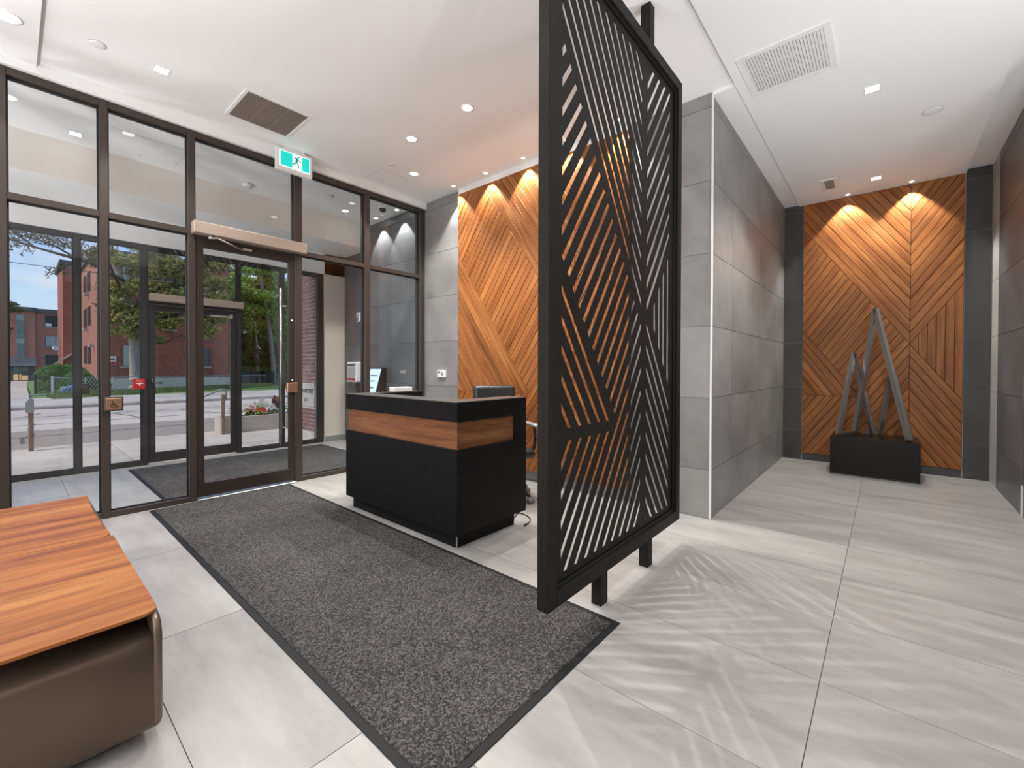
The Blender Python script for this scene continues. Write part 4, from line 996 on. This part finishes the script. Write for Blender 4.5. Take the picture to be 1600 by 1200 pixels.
crack([(-30, 13.9), (2, 13.85), (9, 13.95), (40, 13.9)], 0.04); crack([(-30, 17.0), (3, 17.1), (40, 17.0)], 0.05); crack([(-30, 20.2), (4, 20.1), (12, 20.25), (40, 20.2)], 0.05)
crack([(0.16, 12.6), (0.15, 13.6), (0.33, 14.2), (0.30, 15.8), (0.42, 17.5)], 0.06); crack([(2.2, 20.5), (2.55, 18.0), (2.62, 16.9)], 0.07); crack([(4.1, 19.6), (4.6, 17.0), (4.8, 15.5)], 0.05); crack([(0.7, 22), (0.3, 20.5)], 0.05)
obj('tar_line', bm, M['tar'], rd)
fk = stru(obj('kerb', B((-60, 24.4, -0.45), (120, 24.72, -0.225), 0.02), M['kerb']))
fs = stru(obj('pavement', B((-60, 24.70, -0.5), (120, 30.6, -0.215)), M['concrete']))
bm = bmesh.new()
for x in range(-6, 16): box(bm, (x * 1.9 + 0.9, 24.75, -0.217), (x * 1.9 + 0.93, 30.55, -0.212))
obj('joint', bm, M['kerb'], fs)
lw = stru(slab('lawn', [(-60, 30.6, -0.25), (120, 30.6, -0.25), (120, 44, -0.47), (-60, 44, -0.47)], 0.4, M['grass']))
slab('far_lawn', [(-60, 44, -0.47), (120, 44, -0.47), (120, 140, -0.56), (-60, 140, -0.56)], 0.4, M['grass'], lw)
pt = stru(slab('path', [(-0.27, 30.4, -0.205), (0.60, 30.4, -0.205), (1.02, 60, -0.44), (-0.02, 60, -0.44)], 0.06, M['concrete']))
slab('far_paving', [(-0.02, 60, -0.44), (1.02, 60, -0.44), (1.45, 81.9, -0.50), (0.20, 81.9, -0.50)], 0.06, M['pink_stone'], pt)
# rough verge grass before the fence
nr = np.random.default_rng(3)
def mesh_np(name, v, f):
    me = bpy.data.meshes.new(name); n = len(f); k = f.shape[1]
    me.vertices.add(len(v)); me.vertices.foreach_set('co', v.astype(np.float32).ravel())
    me.loops.add(n * k); me.loops.foreach_set('vertex_index', f.astype(np.int32).ravel())
    me.polygons.add(n); me.polygons.foreach_set('loop_start', np.arange(0, n * k, k, dtype=np.int32))
    me.update(calc_edges=True); return me
def leaves(name, centres, size, material, parent=None, flat=0.0, loc=None):
    """a cloud of small bent leaf quads at the given points"""
    n = len(centres); a = nr.normal(size=(n, 3)); a[:, 2] *= (1 - flat); a /= np.linalg.norm(a, axis=1)[:, None]
    b = np.cross(a, nr.normal(size=(n, 3))); b /= np.linalg.norm(b, axis=1)[:, None]; c = np.cross(a, b)
    s = size * nr.uniform(0.6, 1.35, n)[:, None]; p = np.asarray(centres)
    v = np.stack([p - a * s, p + b * s * 0.55 + c * s * 0.15, p + a * s, p - b * s * 0.55 + c * s * 0.15], 1).reshape(-1, 3)
    o = obj(name, mesh_np(name, v, np.arange(4 * n).reshape(n, 4)), material, parent, loc=loc); o['kind'] = 'stuff'; return o
def blob(n, c, r, shell=0.55):
    d = nr.normal(size=(n, 3)); d /= np.linalg.norm(d, axis=1)[:, None]
    rad = nr.uniform(shell, 1.0, n)[:, None]; return np.array(c) + d * rad * np.array(r)
def verge(n, x0, y0, x1, y1, depth, h):
    t = nr.uniform(0, 1, n); y = y0 + (y1 - y0) * t - nr.uniform(0, 1, n) ** 1.0 * depth; x = x0 + (x1 - x0) * t + nr.uniform(-0.3, 0.3, n)
    z = -0.25 - 0.0164 * (np.maximum(y, 30.6) - 30.6); hh = h * nr.uniform(0.4, 1.2, n); dx = nr.normal(size=n) * 0.05; dy = nr.normal(size=n) * 0.05; w = 0.022
    v = np.stack([np.stack([x - w, y, z], 1), np.stack([x + w, y, z], 1), np.stack([x + dx, y + dy, z + hh], 1)], 1).reshape(-1, 3)
    o = obj('verge_grass', mesh_np('verge_grass', v, np.arange(3 * n).reshape(n, 3)), M['blade']); tag(o, 'strip of rough pale grass along the foot of the wire fence', 'grass', kind='stuff')
verge(16000, 1.5, 31.6, 15.5, 44.3, 2.6, 0.30)

# wire fence
FN = thing('wire_fence', 'galvanised wire fence with a top rail along the lawn across the road', 'fence', (1.38, 30.9, -0.25))
pl = [(1.38, 30.9), (6.4, 36.4), (15.2, 44.3), (22, 50)]
def gz(y): return -0.25 - 0.0164 * (min(y, 44) - 30.6)
bm = bmesh.new(); tube(bm, [(x - 1.38, y - 30.9, gz(y) + 0.25 + 1.0) for x, y in pl], 0.028, 6); obj('top_rail', bm, M['galv'], FN)
for i in range(13):
    t = i / 12; d = t * 3; k = min(int(d), 2); u = d - k; x = pl[k][0] + (pl[k + 1][0] - pl[k][0]) * u; y = pl[k][1] + (pl[k + 1][1] - pl[k][1]) * u
    bm = bmesh.new(); r = 0.055 if i == 0 else 0.030; tube(bm, [(x - 1.38, y - 30.9, gz(y) + 0.2), (x - 1.38, y - 30.9, gz(y) + 0.25 + (1.08 if i == 0 else 1.0))], r, 8); obj('post', bm, M['galv'], FN)
bm = bmesh.new()
for (xa, ya), (xb, yb) in zip(pl, pl[1:]):
    L = math.hypot(xb - xa, yb - ya); n = int(L / 0.22)
    for i in range(n):
        for sg in (1, -1):
            a, b = (i / n, (i + 4.2) / n) if sg > 0 else ((i + 4.2) / n, i / n)
            if max(a, b) > 1: continue
            p = (xa + (xb - xa) * a - 1.38, ya + (yb - ya) * a - 30.9, gz(ya + (yb - ya) * a) + 0.27); q = (xa + (xb - xa) * b - 1.38, ya + (yb - ya) * b - 30.9, gz(ya + (yb - ya) * b) + 0.25 + 0.99)
            sqbar(bm, p, q, 0.007, 0.007)
stuff(obj('wire_mesh', bm, M['galv'], FN))

# ------------------------------------------------------------------ apartment houses across the road
def window(root, x0, x1, z0, z1, y, sill=True, blind=None, mull=0, o=(0, 0, 0)):
    f = obj('window', B((x0 - 0.05 - o[0], y - 0.03 - o[1], z0 - 0.05 - o[2]), (x1 + 0.05 - o[0], y + 0.2 - o[1], z1 + 0.05 - o[2])), M['roof_trim'], root)
    w = (x1 - x0) / (mull + 1)
    for i in range(mull + 1):
        obj('pane', B((x0 + w * i + 0.03 - o[0], y - 0.05 - o[1], z0 - o[2]), (x0 + w * (i + 1) - 0.03 - o[0], y - 0.02 - o[1], z1 - o[2])), M['win_blind'] if blind and i in blind else M['win_glass'], f)
    if sill: obj('sill', B((x0 - 0.15 - o[0], y - 0.16 - o[1], z0 - 0.16 - o[2]), (x1 + 0.15 - o[0], y - 0.0 - o[1], z0 - 0.05 - o[2])), M['sill'], f)
    return f
oB = (4.13, 43.0, -0.47)
HB = thing('brick_apartment_house', 'nearer red brick apartment house standing behind the big tree', 'building', oB)
def hb(name, a, b, m, par=None, bev=0): return obj(name, B(tuple(p - q for p, q in zip(a, oB)), tuple(p - q for p, q in zip(b, oB)), bev), m, par or HB)
hb('front_wall', (4.13, 43.0, 0.42), (12.45, 43.3, 9.55), M['brick_shaded']); hb('side_wall', (4.13, 43.3, -0.47), (4.43, 62, 9.55), M['brick_lit'])
hb('foundation', (4.10, 42.95, -0.6), (12.5, 43.3, 0.42), M['stone']); hb('far_wall', (12.15, 43.3, -0.47), (12.45, 62, 9.55), M['brick_shaded']); hb('back_wall', (4.43, 61.7, -0.47), (12.15, 62, 9.55), M['brick_shaded'])
hb('roof', (3.95, 42.8, 9.55), (12.65, 62.2, 9.85), M['roof_trim'])
for z in (1.36, 4.30, 7.2):
    window(HB, 5.52, 6.02, z, z + 1.5, 43.0, o=oB, blind=(0,)); window(HB, 10.45, 10.93, z, z + 1.5, 43.0, o=oB); window(HB, 8.0, 8.6, z, z + 1.5, 43.0, o=oB) if z > 4 else None
for y0 in (46.6, 47.5, 49.2, 50.1):
    for z in (1.5, 4.5, 7.2):
        f = hb('window', (4.06, y0, z), (4.2, y0 + 0.42, z + 1.5), M['roof_trim']); hb('pane', (4.045, y0 + 0.05, z + 0.05), (4.07, y0 + 0.37, z + 1.45), M['win_glass'], f)
for y0, z in ((44.6, 2.75), (48.3, 4.15), (47.6, 6.9), (49.2, 1.0)): hb('light_fitting', (3.85, y0, z), (4.13, y0 + 0.5, z + 0.22), M['sill'])
hb('stair_bay', (3.05, 54.0, -0.47), (4.13, 60, 10.1), M['brick_shaded']); hb('bay_cap', (2.85, 53.8, 10.1), (4.3, 60.2, 10.5), M['roof_trim'])
bm = bmesh.new(); sqbar(bm, (3.75 - oB[0], 53.8 - oB[1], 2.55 - oB[2]), (2.30 - oB[0], 53.8 - oB[1], 1.30 - oB[2]), 0.6, 0.10, (0, 1, 0)); obj('porch_roof', bm, M['sill'], HB)
hb('porch_wall', (2.45, 53.9, -0.47), (4.0, 54.0, 1.5), M['brick_shaded'])
sg = hb('wall_sign', (4.72, 42.96, 1.46), (5.14, 42.99, 2.06), M['white_plastic']); hb('red_band', (4.75, 42.945, 1.48), (5.11, 42.962, 1.66), M['red_stripe'], sg); hb('red_band', (4.80, 42.945, 1.78), (5.06, 42.962, 1.92), M['ink_grey'], sg)
oA = (0.9, 82.0, -0.55)
HA = thing('far_apartment_house', 'far three storey red brick apartment house with a grey entrance canopy', 'building', oA)
def ha(name, a, b, m, par=None, bev=0): return obj(name, B(tuple(p - q for p, q in zip(a, oA)), tuple(p - q for p, q in zip(b, oA)), bev), m, par or HA)
ha('wall', (-16, 82.0, -0.7), (2.15, 94, 8.25), M['brick_far']); ha('wing_wall', (2.15, 82.35, -0.7), (16, 94, 8.2), M['brick_far'])
ha('roof', (-16.2, 81.7, 8.2), (2.3, 94.2, 8.75), M['roof_trim']); ha('roof', (2.3, 82.0, 8.15), (16.2, 94.2, 8.68), M['roof_trim'])
for z0, z1, bl in ((6.5, 7.85, None), (3.97, 5.22, (0, 1)), (1.45, 2.75, None)):
    window(HA, 3.06, 4.9, z0, z1, 82.35, o=oA, mull=1, blind=bl)
ha('air_conditioner', (3.08, 82.0, 6.5), (3.6, 82.4, 6.85), M['white_plastic'])
bm = bmesh.new()
sw = ha('stair_window', (0.58, 81.95, 2.4), (1.27, 82.05, 7.75), M['sill'])
for i in range(9): ha('glass_block_row', (0.62, 81.90, 2.45 + i * 0.585), (1.23, 81.96, 2.98 + i * 0.585), M['win_blind'] if i in (3, 8) else M['glass_block'], sw)
cn = ha('entrance_canopy', (-0.36, 80.6, 1.46), (2.16, 82.0, 2.36), M['canopy_metal']); ha('fascia_edge', (-0.38, 80.55, 1.40), (2.18, 80.62, 1.50), M['sill'], cn)
dr = ha('entrance', (-0.30, 81.92, -0.6), (2.1, 82.02, 1.40), M['roof_trim'])
for a, b, c, d in ((0.30, 0.72, -0.42, 0.30), (0.80, 0.95, -0.42, 0.30), (1.0, 1.52, -0.42, 0.15)): ha('lit_pane', (a, 81.88, c), (b, 81.93, d), M['warm_light'], dr)
for a, b, c, d in ((0.30, 0.72, 0.42, 1.25), (0.80, 0.95, 0.42, 1.25), (1.0, 1.52, 0.75, 1.25)): ha('glass_pane', (a, 81.88, c), (b, 81.93, d), M['glass_block'], dr)
ha('notice_board', (-0.18, 81.86, 0.32), (0.12, 81.93, 0.82), M['glass_block'], dr)
bm = bmesh.new(); lathe(bm, [(0, 0.0), (0.2, 0.03), (0.38, 0.12), (0.40, 0.13), (0.2, 0.05), (0, 0.02)], 18); bm.transform(Matrix.Translation((4.0 - oA[0], 81.9 - oA[1], 3.62 - oA[2])) @ Matrix.Rotation(R(60), 4, 'X')); obj('satellite_dish', bm, M['galv'], HA, True)

# ------------------------------------------------------------------ trees and hedges
def trunk_path(bm, pts, rad, seg=9): return tube(bm, smooth_pts(pts, 4), list(np.interp(np.linspace(0, 1, (len(pts) - 1) * 4 + 1), np.linspace(0, 1, len(rad)), rad)), seg)
TR = thing('maple_tree', 'big maple tree with brownish green leaves in front of the nearer brick house', 'tree', (5.35, 37.0, -0.36))
bm = bmesh.new(); trunk_path(bm, [(0, 0, -0.1), (0.0, 0, 1.2), (-0.05, 0, 3.2), (-0.35, 0, 5.9), (-0.9, 0, 8.0), (-1.5, 0, 11)], [0.40, 0.30, 0.27, 0.25, 0.18, 0.08]); obj('trunk', bm, M['bark'], TR, True)
def branch(pts, r, par=TR, m='bark_dark'):
    bm = bmesh.new(); trunk_path(bm, pts, [r, r * 0.7, r * 0.25], 6); return obj('branch', bm, M[m], par, True)
branch([(-0.2, 0, 5.0), (0.6, -0.2, 6.3), (2.0, -0.3, 7.6), (3.6, -0.2, 9.2)], 0.16); branch([(-0.1, 0, 4.0), (1.0, 0.2, 4.8), (2.6, 0.2, 5.4), (4.3, 0.1, 6.6)], 0.13)
branch([(-0.4, 0, 6.2), (-1.0, -1.0, 7.0), (-1.6, -2.0, 8.3)], 0.13); branch([(-0.1, 0, 4.5), (-0.9, -0.4, 5.0), (-1.5, -0.6, 5.0)], 0.09)
branch([(2.5, -0.5, 3.6), (3.0, -1.0, 4.4), (3.6, -1.4, 4.6)], 0.05); branch([(0.1, 0, 3.6), (1.2, -0.5, 3.2), (2.4, -0.8, 3.9)], 0.07)
pts = []
for _ in range(120):
    x = nr.uniform(-1.3, 5.2); top = 10.6; lo = 4.3 if x > 0.5 else 3.6
    pts.append(blob(260, (x, nr.uniform(-1.0, 0.8), nr.uniform(max(lo, 4.9 if x > 2.5 else lo), top)), (0.8, 0.7, 0.42), 0.15))
for c in ((-1.1, -0.5, 4.6), (-1.0, -0.4, 5.3), (-1.3, -0.5, 3.9), (0.9, -0.7, 3.5), (0.4, -0.6, 4.2), (3.3, -1.2, 4.7), (4.0, -1.2, 4.3), (3.6, -1.1, 3.9), (2.6, -1.0, 4.9), (1.6, -0.9, 4.6)): pts.append(blob(200, c, (0.6, 0.5, 0.36), 0.1))
leaves('foliage', np.concatenate(pts), 0.105, M['leaf_maple'], TR)
# the long bough that reaches over the road
BG = branch([(-0.5, -0.5, 7.0), (-2.2, -5.0, 7.0), (-3.2, -8.6, 6.62), (-4.4, -9.2, 6.75), (-6.2, -9.4, 7.15)], 0.11)
branch([(-2.9, -7.4, 6.8), (-3.6, -8.9, 6.25), (-4.0, -9.1, 5.75), (-4.3, -9.2, 6.0)], 0.05); branch([(-3.2, -8.4, 6.6), (-4.2, -9.0, 7.1), (-5.6, -9.2, 7.25)], 0.05); branch([(-4.6, -9.2, 6.8), (-5.2, -9.3, 7.3), (-5.4, -9.3, 7.7)], 0.04)
pts = []
for x0, z0, x1, z1, n in ((-5.9, 7.55, -3.1, 7.15, 520), (-6.3, 7.15, -5.0, 7.05, 260), (-5.2, 7.4, -2.6, 7.0, 380), (-3.6, 6.1, -4.3, 5.8, 60), (-6.2, 6.75, -4.6, 6.75, 170), (-3.4, 6.7, -2.2, 7.2, 420), (-2.8, 7.0, -1.6, 7.8, 520)):
    t = nr.uniform(0, 1, n); pts.append(np.stack([x0 + (x1 - x0) * t, -9.0 + nr.normal(size=n) * 0.5 + np.where(x0 + (x1 - x0) * t > -2.6, 3, 0), z0 + (z1 - z0) * t + nr.normal(size=n) * 0.13], 1))
for c, n in (((-2.6, -9.2, 4.2), 26), ((-2.75, -9.2, 4.55), 14)): pts.append(blob(n, c, (0.28, 0.3, 0.12), 0.1))
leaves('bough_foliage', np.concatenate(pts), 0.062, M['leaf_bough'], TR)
# trees to the right of the house
def tree(x, y, z, label, mt, clumps, size, trunk=None, n=420, name='leafy_tree', tm='bark'):
    t = thing(name, label, 'tree', (x, y, z), 0, 'trees across the road')
    bm = bmesh.new(); tp, tr_ = trunk or ([(0, 0, -0.2), (0.1, 0, 2.5), (0.0, 0, 5)], [0.22, 0.16, 0.08]); trunk_path(bm, tp, tr_); obj('trunk', bm, M[tm], t, True)
    leaves('foliage', np.concatenate([blob(n, c, r, 0.2) for c, r in clumps]), size, M[mt], t); return t
def clump(n, cx, cy, cz, sx, sy, sz, r):
    return [((cx + nr.uniform(-sx, sx), cy + nr.uniform(-sy, sy), cz + nr.uniform(-sz, sz)), (r * nr.uniform(0.7, 1.2), r, r * nr.uniform(0.5, 0.8))) for _ in range(n)]
tree(17.0, 47.0, -0.47, 'tree with a pale leaning trunk right of the brick house, across the road', 'leaf_green', clump(40, -0.7, 0.3, 9.3, 1.9, 1.0, 3.2, 0.9), 0.13, ([(0.5, 0, -0.1), (0.35, 0, 3), (-0.1, 0, 7), (-0.7, 0, 10.5), (-1.0, 0, 12.5)], [0.26, 0.22, 0.19, 0.14, 0.06]))
tree(16.4, 51.0, -0.5, 'dense yellow green tree behind the leaning trunk', 'leaf_green', clump(120, 0, 0, 5.8, 2.8, 1.2, 5.2, 1.0), 0.14)
tree(14.9, 52.5, -0.5, 'green tree half hidden behind the corner of the brick house', 'leaf_green', clump(60, 0.2, 0, 6.4, 1.1, 1.2, 5.6, 0.9), 0.14)
tree(20.0, 50.0, -0.5, 'leafy green tree at the far right of the outdoor view', 'leaf_green', clump(80, 0, 0, 5.8, 2.4, 1.2, 5.4, 1.1), 0.15)
tree(16.2, 47.9, -0.5, 'low dark bush growing above the dustbins', 'leaf_olive', clump(30, 0.3, 0.4, 3.0, 2.2, 0.5, 1.4, 0.7), 0.11, name='dark_bush')
tree(-1.2, 58.0, -0.5, 'dark green tree at the left edge before the far house', 'leaf_olive', [((0.5, 0, 8.2), (0.7, 0.6, 0.35)), ((0.9, 0, 7.2), (0.9, 0.6, 0.5)), ((1.4, -0.2, 6.8), (0.75, 0.6, 0.30)), ((0.3, 0, 5.9), (0.8, 0.7, 0.7)), ((0.7, 0, 5.0), (0.8, 0.6, 0.4)), ((0.3, 0, 3.4), (0.9, 0.7, 0.45)), ((-0.6, 0, 6.5), (1.2, 1, 2.2))], 0.12, None, 520)
def hedge(x0, x1, y0, y1, h, label, mt, n, r=0.25, name='hedge', round_=0.0):
    z = gz((y0 + y1) / 2); t = thing(name, label, 'hedge', ((x0 + x1) / 2, (y0 + y1) / 2, z)); w, d = (x1 - x0) / 2, (y1 - y0) / 2
    p = np.stack([nr.uniform(-w, w, n), nr.uniform(-d, d, n), h * (1 - nr.uniform(0, 1, n) ** 1.6)], 1)
    if round_: p[:, 2] *= 1 - round_ * np.abs(p[:, 0] / w) ** 3
    leaves('foliage', p, 0.055, M[mt], t)
    bm = bmesh.new()
    for i in range(max(3, int(w * 5))): x = -w * 0.8 + 1.6 * w * i / max(2, int(w * 5) - 1); tube(bm, [(x, 0, -0.05), (x * 0.95, 0.05, h * 0.7)], 0.03, 5)
    obj('stems', bm, M['bark_dark'], t)
hedge(0.98, 3.3, 37.8, 39.4, 1.78, 'tall clipped bright green hedge left of the wire fence', 'leaf_hedge', 9000, round_=0.28)
hedge(1.85, 3.45, 35.3, 36.3, 1.32, 'lower rounded hedge just behind the wire fence corner', 'leaf_hedge', 6000, round_=0.5)
hedge(3.75, 4.5, 39.6, 40.6, 0.95, 'small bush at the corner of the nearer brick house', 'leaf_olive', 2200, round_=0.5, name='small_bush')
hedge(13.8, 17.2, 47.6, 48.2, 1.75, 'pale clipped hedge standing behind the dustbins', 'leaf_green', 5000)
# dustbins
def bin_(x, y, w, h, m, lm, label):
    z = gz(y); t = thing('wheelie_bin', label, 'bin', (x, y, z), 0.1, 'dustbins behind the fence'); bm = bmesh.new()
    b = [(-w * 0.42, -w * 0.42, 0.1), (w * 0.42, -w * 0.42, 0.1), (w * 0.42, w * 0.42, 0.1), (-w * 0.42, w * 0.42, 0.1)]; u = [(-w / 2, -w / 2, h), (w / 2, -w / 2, h), (w / 2, w / 2, h), (-w / 2, w / 2, h)]
    a_ = [bm.verts.new(q) for q in b]; c_ = [bm.verts.new(q) for q in u]; bm.faces.new(a_[::-1]); bm.faces.new(c_)
    for i in range(4): bm.faces.new((a_[i], a_[(i + 1) % 4], c_[(i + 1) % 4], c_[i]))
    obj('body', bm, m, t)
    bm = bmesh.new(); prism(bm, [(-w * 0.53, -w * 0.55, h), (-w * 0.53, w * 0.55, h), (-w * 0.53, w * 0.50, h + 0.11), (-w * 0.53, -w * 0.3, h + 0.09)], (w * 1.06, 0, 0)); obj('lid', bm, lm, t)
    for s in (-1, 1):
        bm = bmesh.new(); tube(bm, [(s * w * 0.40, w * 0.42, 0.1), (s * w * 0.48, w * 0.42, 0.1)], 0.1, 12); obj('wheel', bm, M['black_plastic'], t)
bin_(14.25, 45.2, 0.75, 1.32, M['bin_green'], M['bin_green'], 'dark green wheeled dustbin behind the wire fence')
bin_(15.15, 45.4, 0.80, 1.20, M['bin_black'], M['bin_black'], 'black wheeled dustbin standing between two other bins')
bin_(16.35, 45.5, 0.95, 1.26, M['bin_black'], M['bin_black'], 'widest black dustbin, nearest the leaning tree trunk')
bm = bmesh.new(); box(bm, (-0.42, -0.3, 0), (0.42, 0.3, 0.55), 0.14, 3)
for v in bm.verts: v.co.z *= 1 + 0.25 * math.sin(v.co.x * 5 + 1) ; v.co.x += 0.08 * math.sin(v.co.z * 7)
tag(obj('blue_tarpaulin', bm, M['blue_tarp'], loc=(2.10, 32.9, -0.30)), 'crumpled blue tarpaulin heap inside the fence corner', 'tarpaulin')
bp = thing('gate_post', 'black iron gate post standing in the grass beside the path', 'post', (0.98, 37.3, -0.37))
obj('shaft', B((-0.06, -0.06, 0), (0.06, 0.06, 1.22), 0.01), M['black_plastic'], bp); obj('rail', B((0.06, -0.02, 0.95), (1.1, 0.02, 1.0)), M['black_plastic'], bp); obj('rail', B((0.06, -0.02, 0.30), (1.1, 0.02, 0.35)), M['black_plastic'], bp)
for i in range(8): obj('bar', B((0.16 + i * 0.12, -0.012, 0.33), (0.185 + i * 0.12, 0.012, 0.97)), M['black_plastic'], bp)
tag(obj('timber_edging', B((-0.55, -0.06, 0), (0.55, 0.06, 0.14), 0.01), M['kerb'], loc=(1.25, 35.0, -0.34)), 'low timber edging lying on the grass before the tall hedge', 'edging')
for z, y, lab in ((5.52, 27.0, 'lowest overhead cable crossing the sky'), (6.45, 27.0, 'upper overhead cable crossing the sky'), (6.9, 26.5, 'topmost overhead cable passing before the maple leaves')):
    bm = bmesh.new(); tube(bm, [(-20, 0, 0.5), (-6, 0, 0.05), (4, 0, 0), (16, 0, 0.15), (40, 0, 0.9)], 0.014, 5); tag(obj('overhead_cable', bm, M['ink'], loc=(0, y, z)), lab, 'cable')

# ------------------------------------------------------------------ pavement furniture and planter
hr = thing('handrail', 'weathered pipe handrail on one post at the kerb before the outer door', 'handrail', (2.72, 9.80, -0.02))
obj('post', B((-0.028, -0.028, 0), (0.028, 0.028, 0.78), 0.004), M['rust_post'], hr)
bm = bmesh.new(); tube(bm, smooth_pts([(-0.55, -0.06, 0.64), (-0.30, -0.02, 0.765), (-0.09, 0.0, 0.855), (0.02, 0, 0.875), (0.055, 0, 0.82), (0.055, 0.01, 0.66)], 5), 0.019, 8); obj('rail', bm, M['rail_metal'], hr, True)
bm = bmesh.new(); tube(bm, [(-0.36, -0.02, 0), (-0.36, -0.02, 0.735)], 0.014, 8); obj('post', bm, M['rail_metal'], hr, True)
lp = thing('kerb_post', 'rusted square kerb post with a grey metal cap before the left outer pane', 'post', (0.212, 10.10, -0.02))
obj('shaft', B((-0.028, -0.035, 0), (0.030, 0.035, 0.72), 0.004), M['rust_post'], lp)
bm = bmesh.new(); prism(bm, [(-0.055, -0.04, 0.60), (-0.055, -0.04, 0.76), (0.0, -0.04, 0.83), (0.035, -0.04, 0.80), (0.035, -0.04, 0.60)], (0, 0.08, 0)); obj('cap', bm, M['galv'], lp)
PN = thing('concrete_planter', 'long grey concrete planter box at the kerb', 'planter', (3.55, 10.07, -0.02))
bm = bmesh.new()
for a, b in (((-0.85, -0.20, 0), (0.95, -0.15, 0.315)), ((-0.85, 0.15, 0), (0.95, 0.20, 0.315)), ((-0.85, -0.15, 0), (-0.80, 0.15, 0.315)), ((0.90, -0.15, 0), (0.95, 0.15, 0.315)), ((-0.80, -0.15, 0), (0.90, 0.15, 0.05))): box(bm, a, b, 0.004)
obj('box', bm, M['concrete'], PN); obj('soil', B((-0.80, -0.15, 0.05), (0.90, 0.15, 0.285)), M['soil'], PN)
def plant(x, y, label, leafm, petal, h, nl, npet, spread, group='flowers in the planter', big=0):
    t = thing('flowering_plant', label, 'plant', (x, y, 0.265), 0, group)
    c = blob(nl, (0, 0, h * 0.45), (spread, spread * 0.8, h * 0.42), 0.2)
    leaves('leaf_mass', c, 0.030, M[leafm], t)
    if petal:
        bm = bmesh.new()
        for _ in range(npet):
            d = Vector((rnd.gauss(0, 1), rnd.gauss(0, 1) - 0.6, abs(rnd.gauss(0, 1)))).normalized(); p = Vector((d.x * spread, d.y * spread * 0.8, h * 0.5 + d.z * h * 0.5))
            for k in range(5):
                a = 2 * math.pi * k / 5; q = p + Vector((math.cos(a) * 0.013, -0.006, math.sin(a) * 0.013)); r_ = 0.014
                bm.faces.new([bm.verts.new(q + Vector(v) * r_) for v in ((-1, 0, 0), (0, -0.4, -1), (1, 0, 0), (0, -0.4, 1))])
        stuff(obj('petals', bm, M[petal], t))
    for k in range(big):
        a = rnd.uniform(-1.0, 1.0); bm = bmesh.new(); L = h * rnd.uniform(0.8, 1.05); tx = math.sin(a) * L * 0.55
        pr = []
        for s_ in (-1, 1):
            for i in range(6): u = i / 5; pr.append(Vector((tx * u + s_ * 0.06 * math.sin(math.pi * min(1, u * 1.02)) , -0.02 * k + 0.02 * u, L * (0.35 + 0.65 * u))))
        vs = [bm.verts.new(q) for q in pr]
        for i in range(5): bm.faces.new((vs[i], vs[i + 1], vs[7 + i], vs[6 + i]))
        obj('leaf', bm, M['leaf_bronze'] if k % 2 == 0 else M['leaf_dark'], t)
plant(3.00, 10.02, 'white flowering plant at the left end of the planter by the handrail', 'leaf_green', 'petal_white', 0.28, 140, 10, 0.13)
plant(3.26, 10.02, 'pink flowering plant in the planter, left of the red flowers', 'leaf_olive', 'petal_pink', 0.22, 160, 16, 0.11)
plant(3.45, 9.98, 'bright red flowering plant in the middle of the planter', 'leaf_green', 'petal_red', 0.18, 140, 18, 0.10)
plant(3.50, 10.12, 'tall white flowering plant behind the red flowers', 'leaf_green', 'petal_white', 0.36, 160, 26, 0.14)
plant(3.70, 10.04, 'white flowering plant beside the bronze leaves in the planter', 'leaf_olive', 'petal_white', 0.24, 160, 14, 0.10)
plant(3.86, 10.10, 'bronze and purple large leaved plant in the planter', 'leaf_olive', None, 0.44, 200, 0, 0.13, big=6)
plant(4.10, 10.04, 'green and white plant at the right end of the planter', 'leaf_green', 'petal_white', 0.30, 220, 12, 0.15)

# ------------------------------------------------------------------ brick pier with the name stone
PR = stru(obj('pier', B((3.462, 7.50, -0.3), (4.3, 8.32, 3.3)), M['mortar']))
obj('stone_course', B((3.447, 7.50, -0.05), (3.47, 8.33, 0.17)), M['stone'], PR)
br = None; row = 0; z = 0.182
while z < 3.1:
    y = 7.49 - (0.105 if row % 2 else 0)
    while y < 8.30:
        a, b = max(y, 7.49), min(y + 0.20, 8.32)
        if b - a > 0.04 and not (0.60 < z + 0.03 < 1.02 and a < 8.20):
            if br is None: br = bpy.data.meshes.new('brick'); bm = B((-0.012, -0.5, 0), (0.0, 0.5, 0.0515)); bm.to_mesh(br); bm.free(); br.materials.append(M['pier_brick'])
            o = bpy.data.objects.new('brick', br); C.objects.link(o); o.parent = PR; o.location = (3.462 + rnd.uniform(-0.002, 0.002), (a + b) / 2, z); o.scale = (1, b - a, 1)
        y += 0.21
    z += 0.0675; row += 1
ns = obj('name_stone', B((3.445, 7.505, 0.605), (3.47, 8.215, 1.015), 0.003), M['stone'], PR)
MT = Matrix(((0, 0, -1), (-1, 0, 0), (0, 1, 0))).to_4x4()
def wall_text(s, size, y, z, m_):
    cu = bpy.data.curves.new('lettering', 'FONT'); cu.body = s; cu.size = size; cu.extrude = 0.002; cu.space_character = 1.02; cu.offset = 0.0015
    t_ = bpy.data.objects.new('tmp', cu); C.objects.link(t_); d_ = bpy.context.evaluated_depsgraph_get(); me = bpy.data.meshes.new_from_object(t_.evaluated_get(d_)); bpy.data.objects.remove(t_)
    me.materials.clear(); o = obj('lettering', me, m_, PR); o.matrix_world = Matrix.Translation((3.4435, y, z)) @ MT
wall_text('ROCKPORT', 0.104, 8.09, 0.845, M['ink']); wall_text('2111', 0.090, 7.90, 0.690, M['ink_grey'])
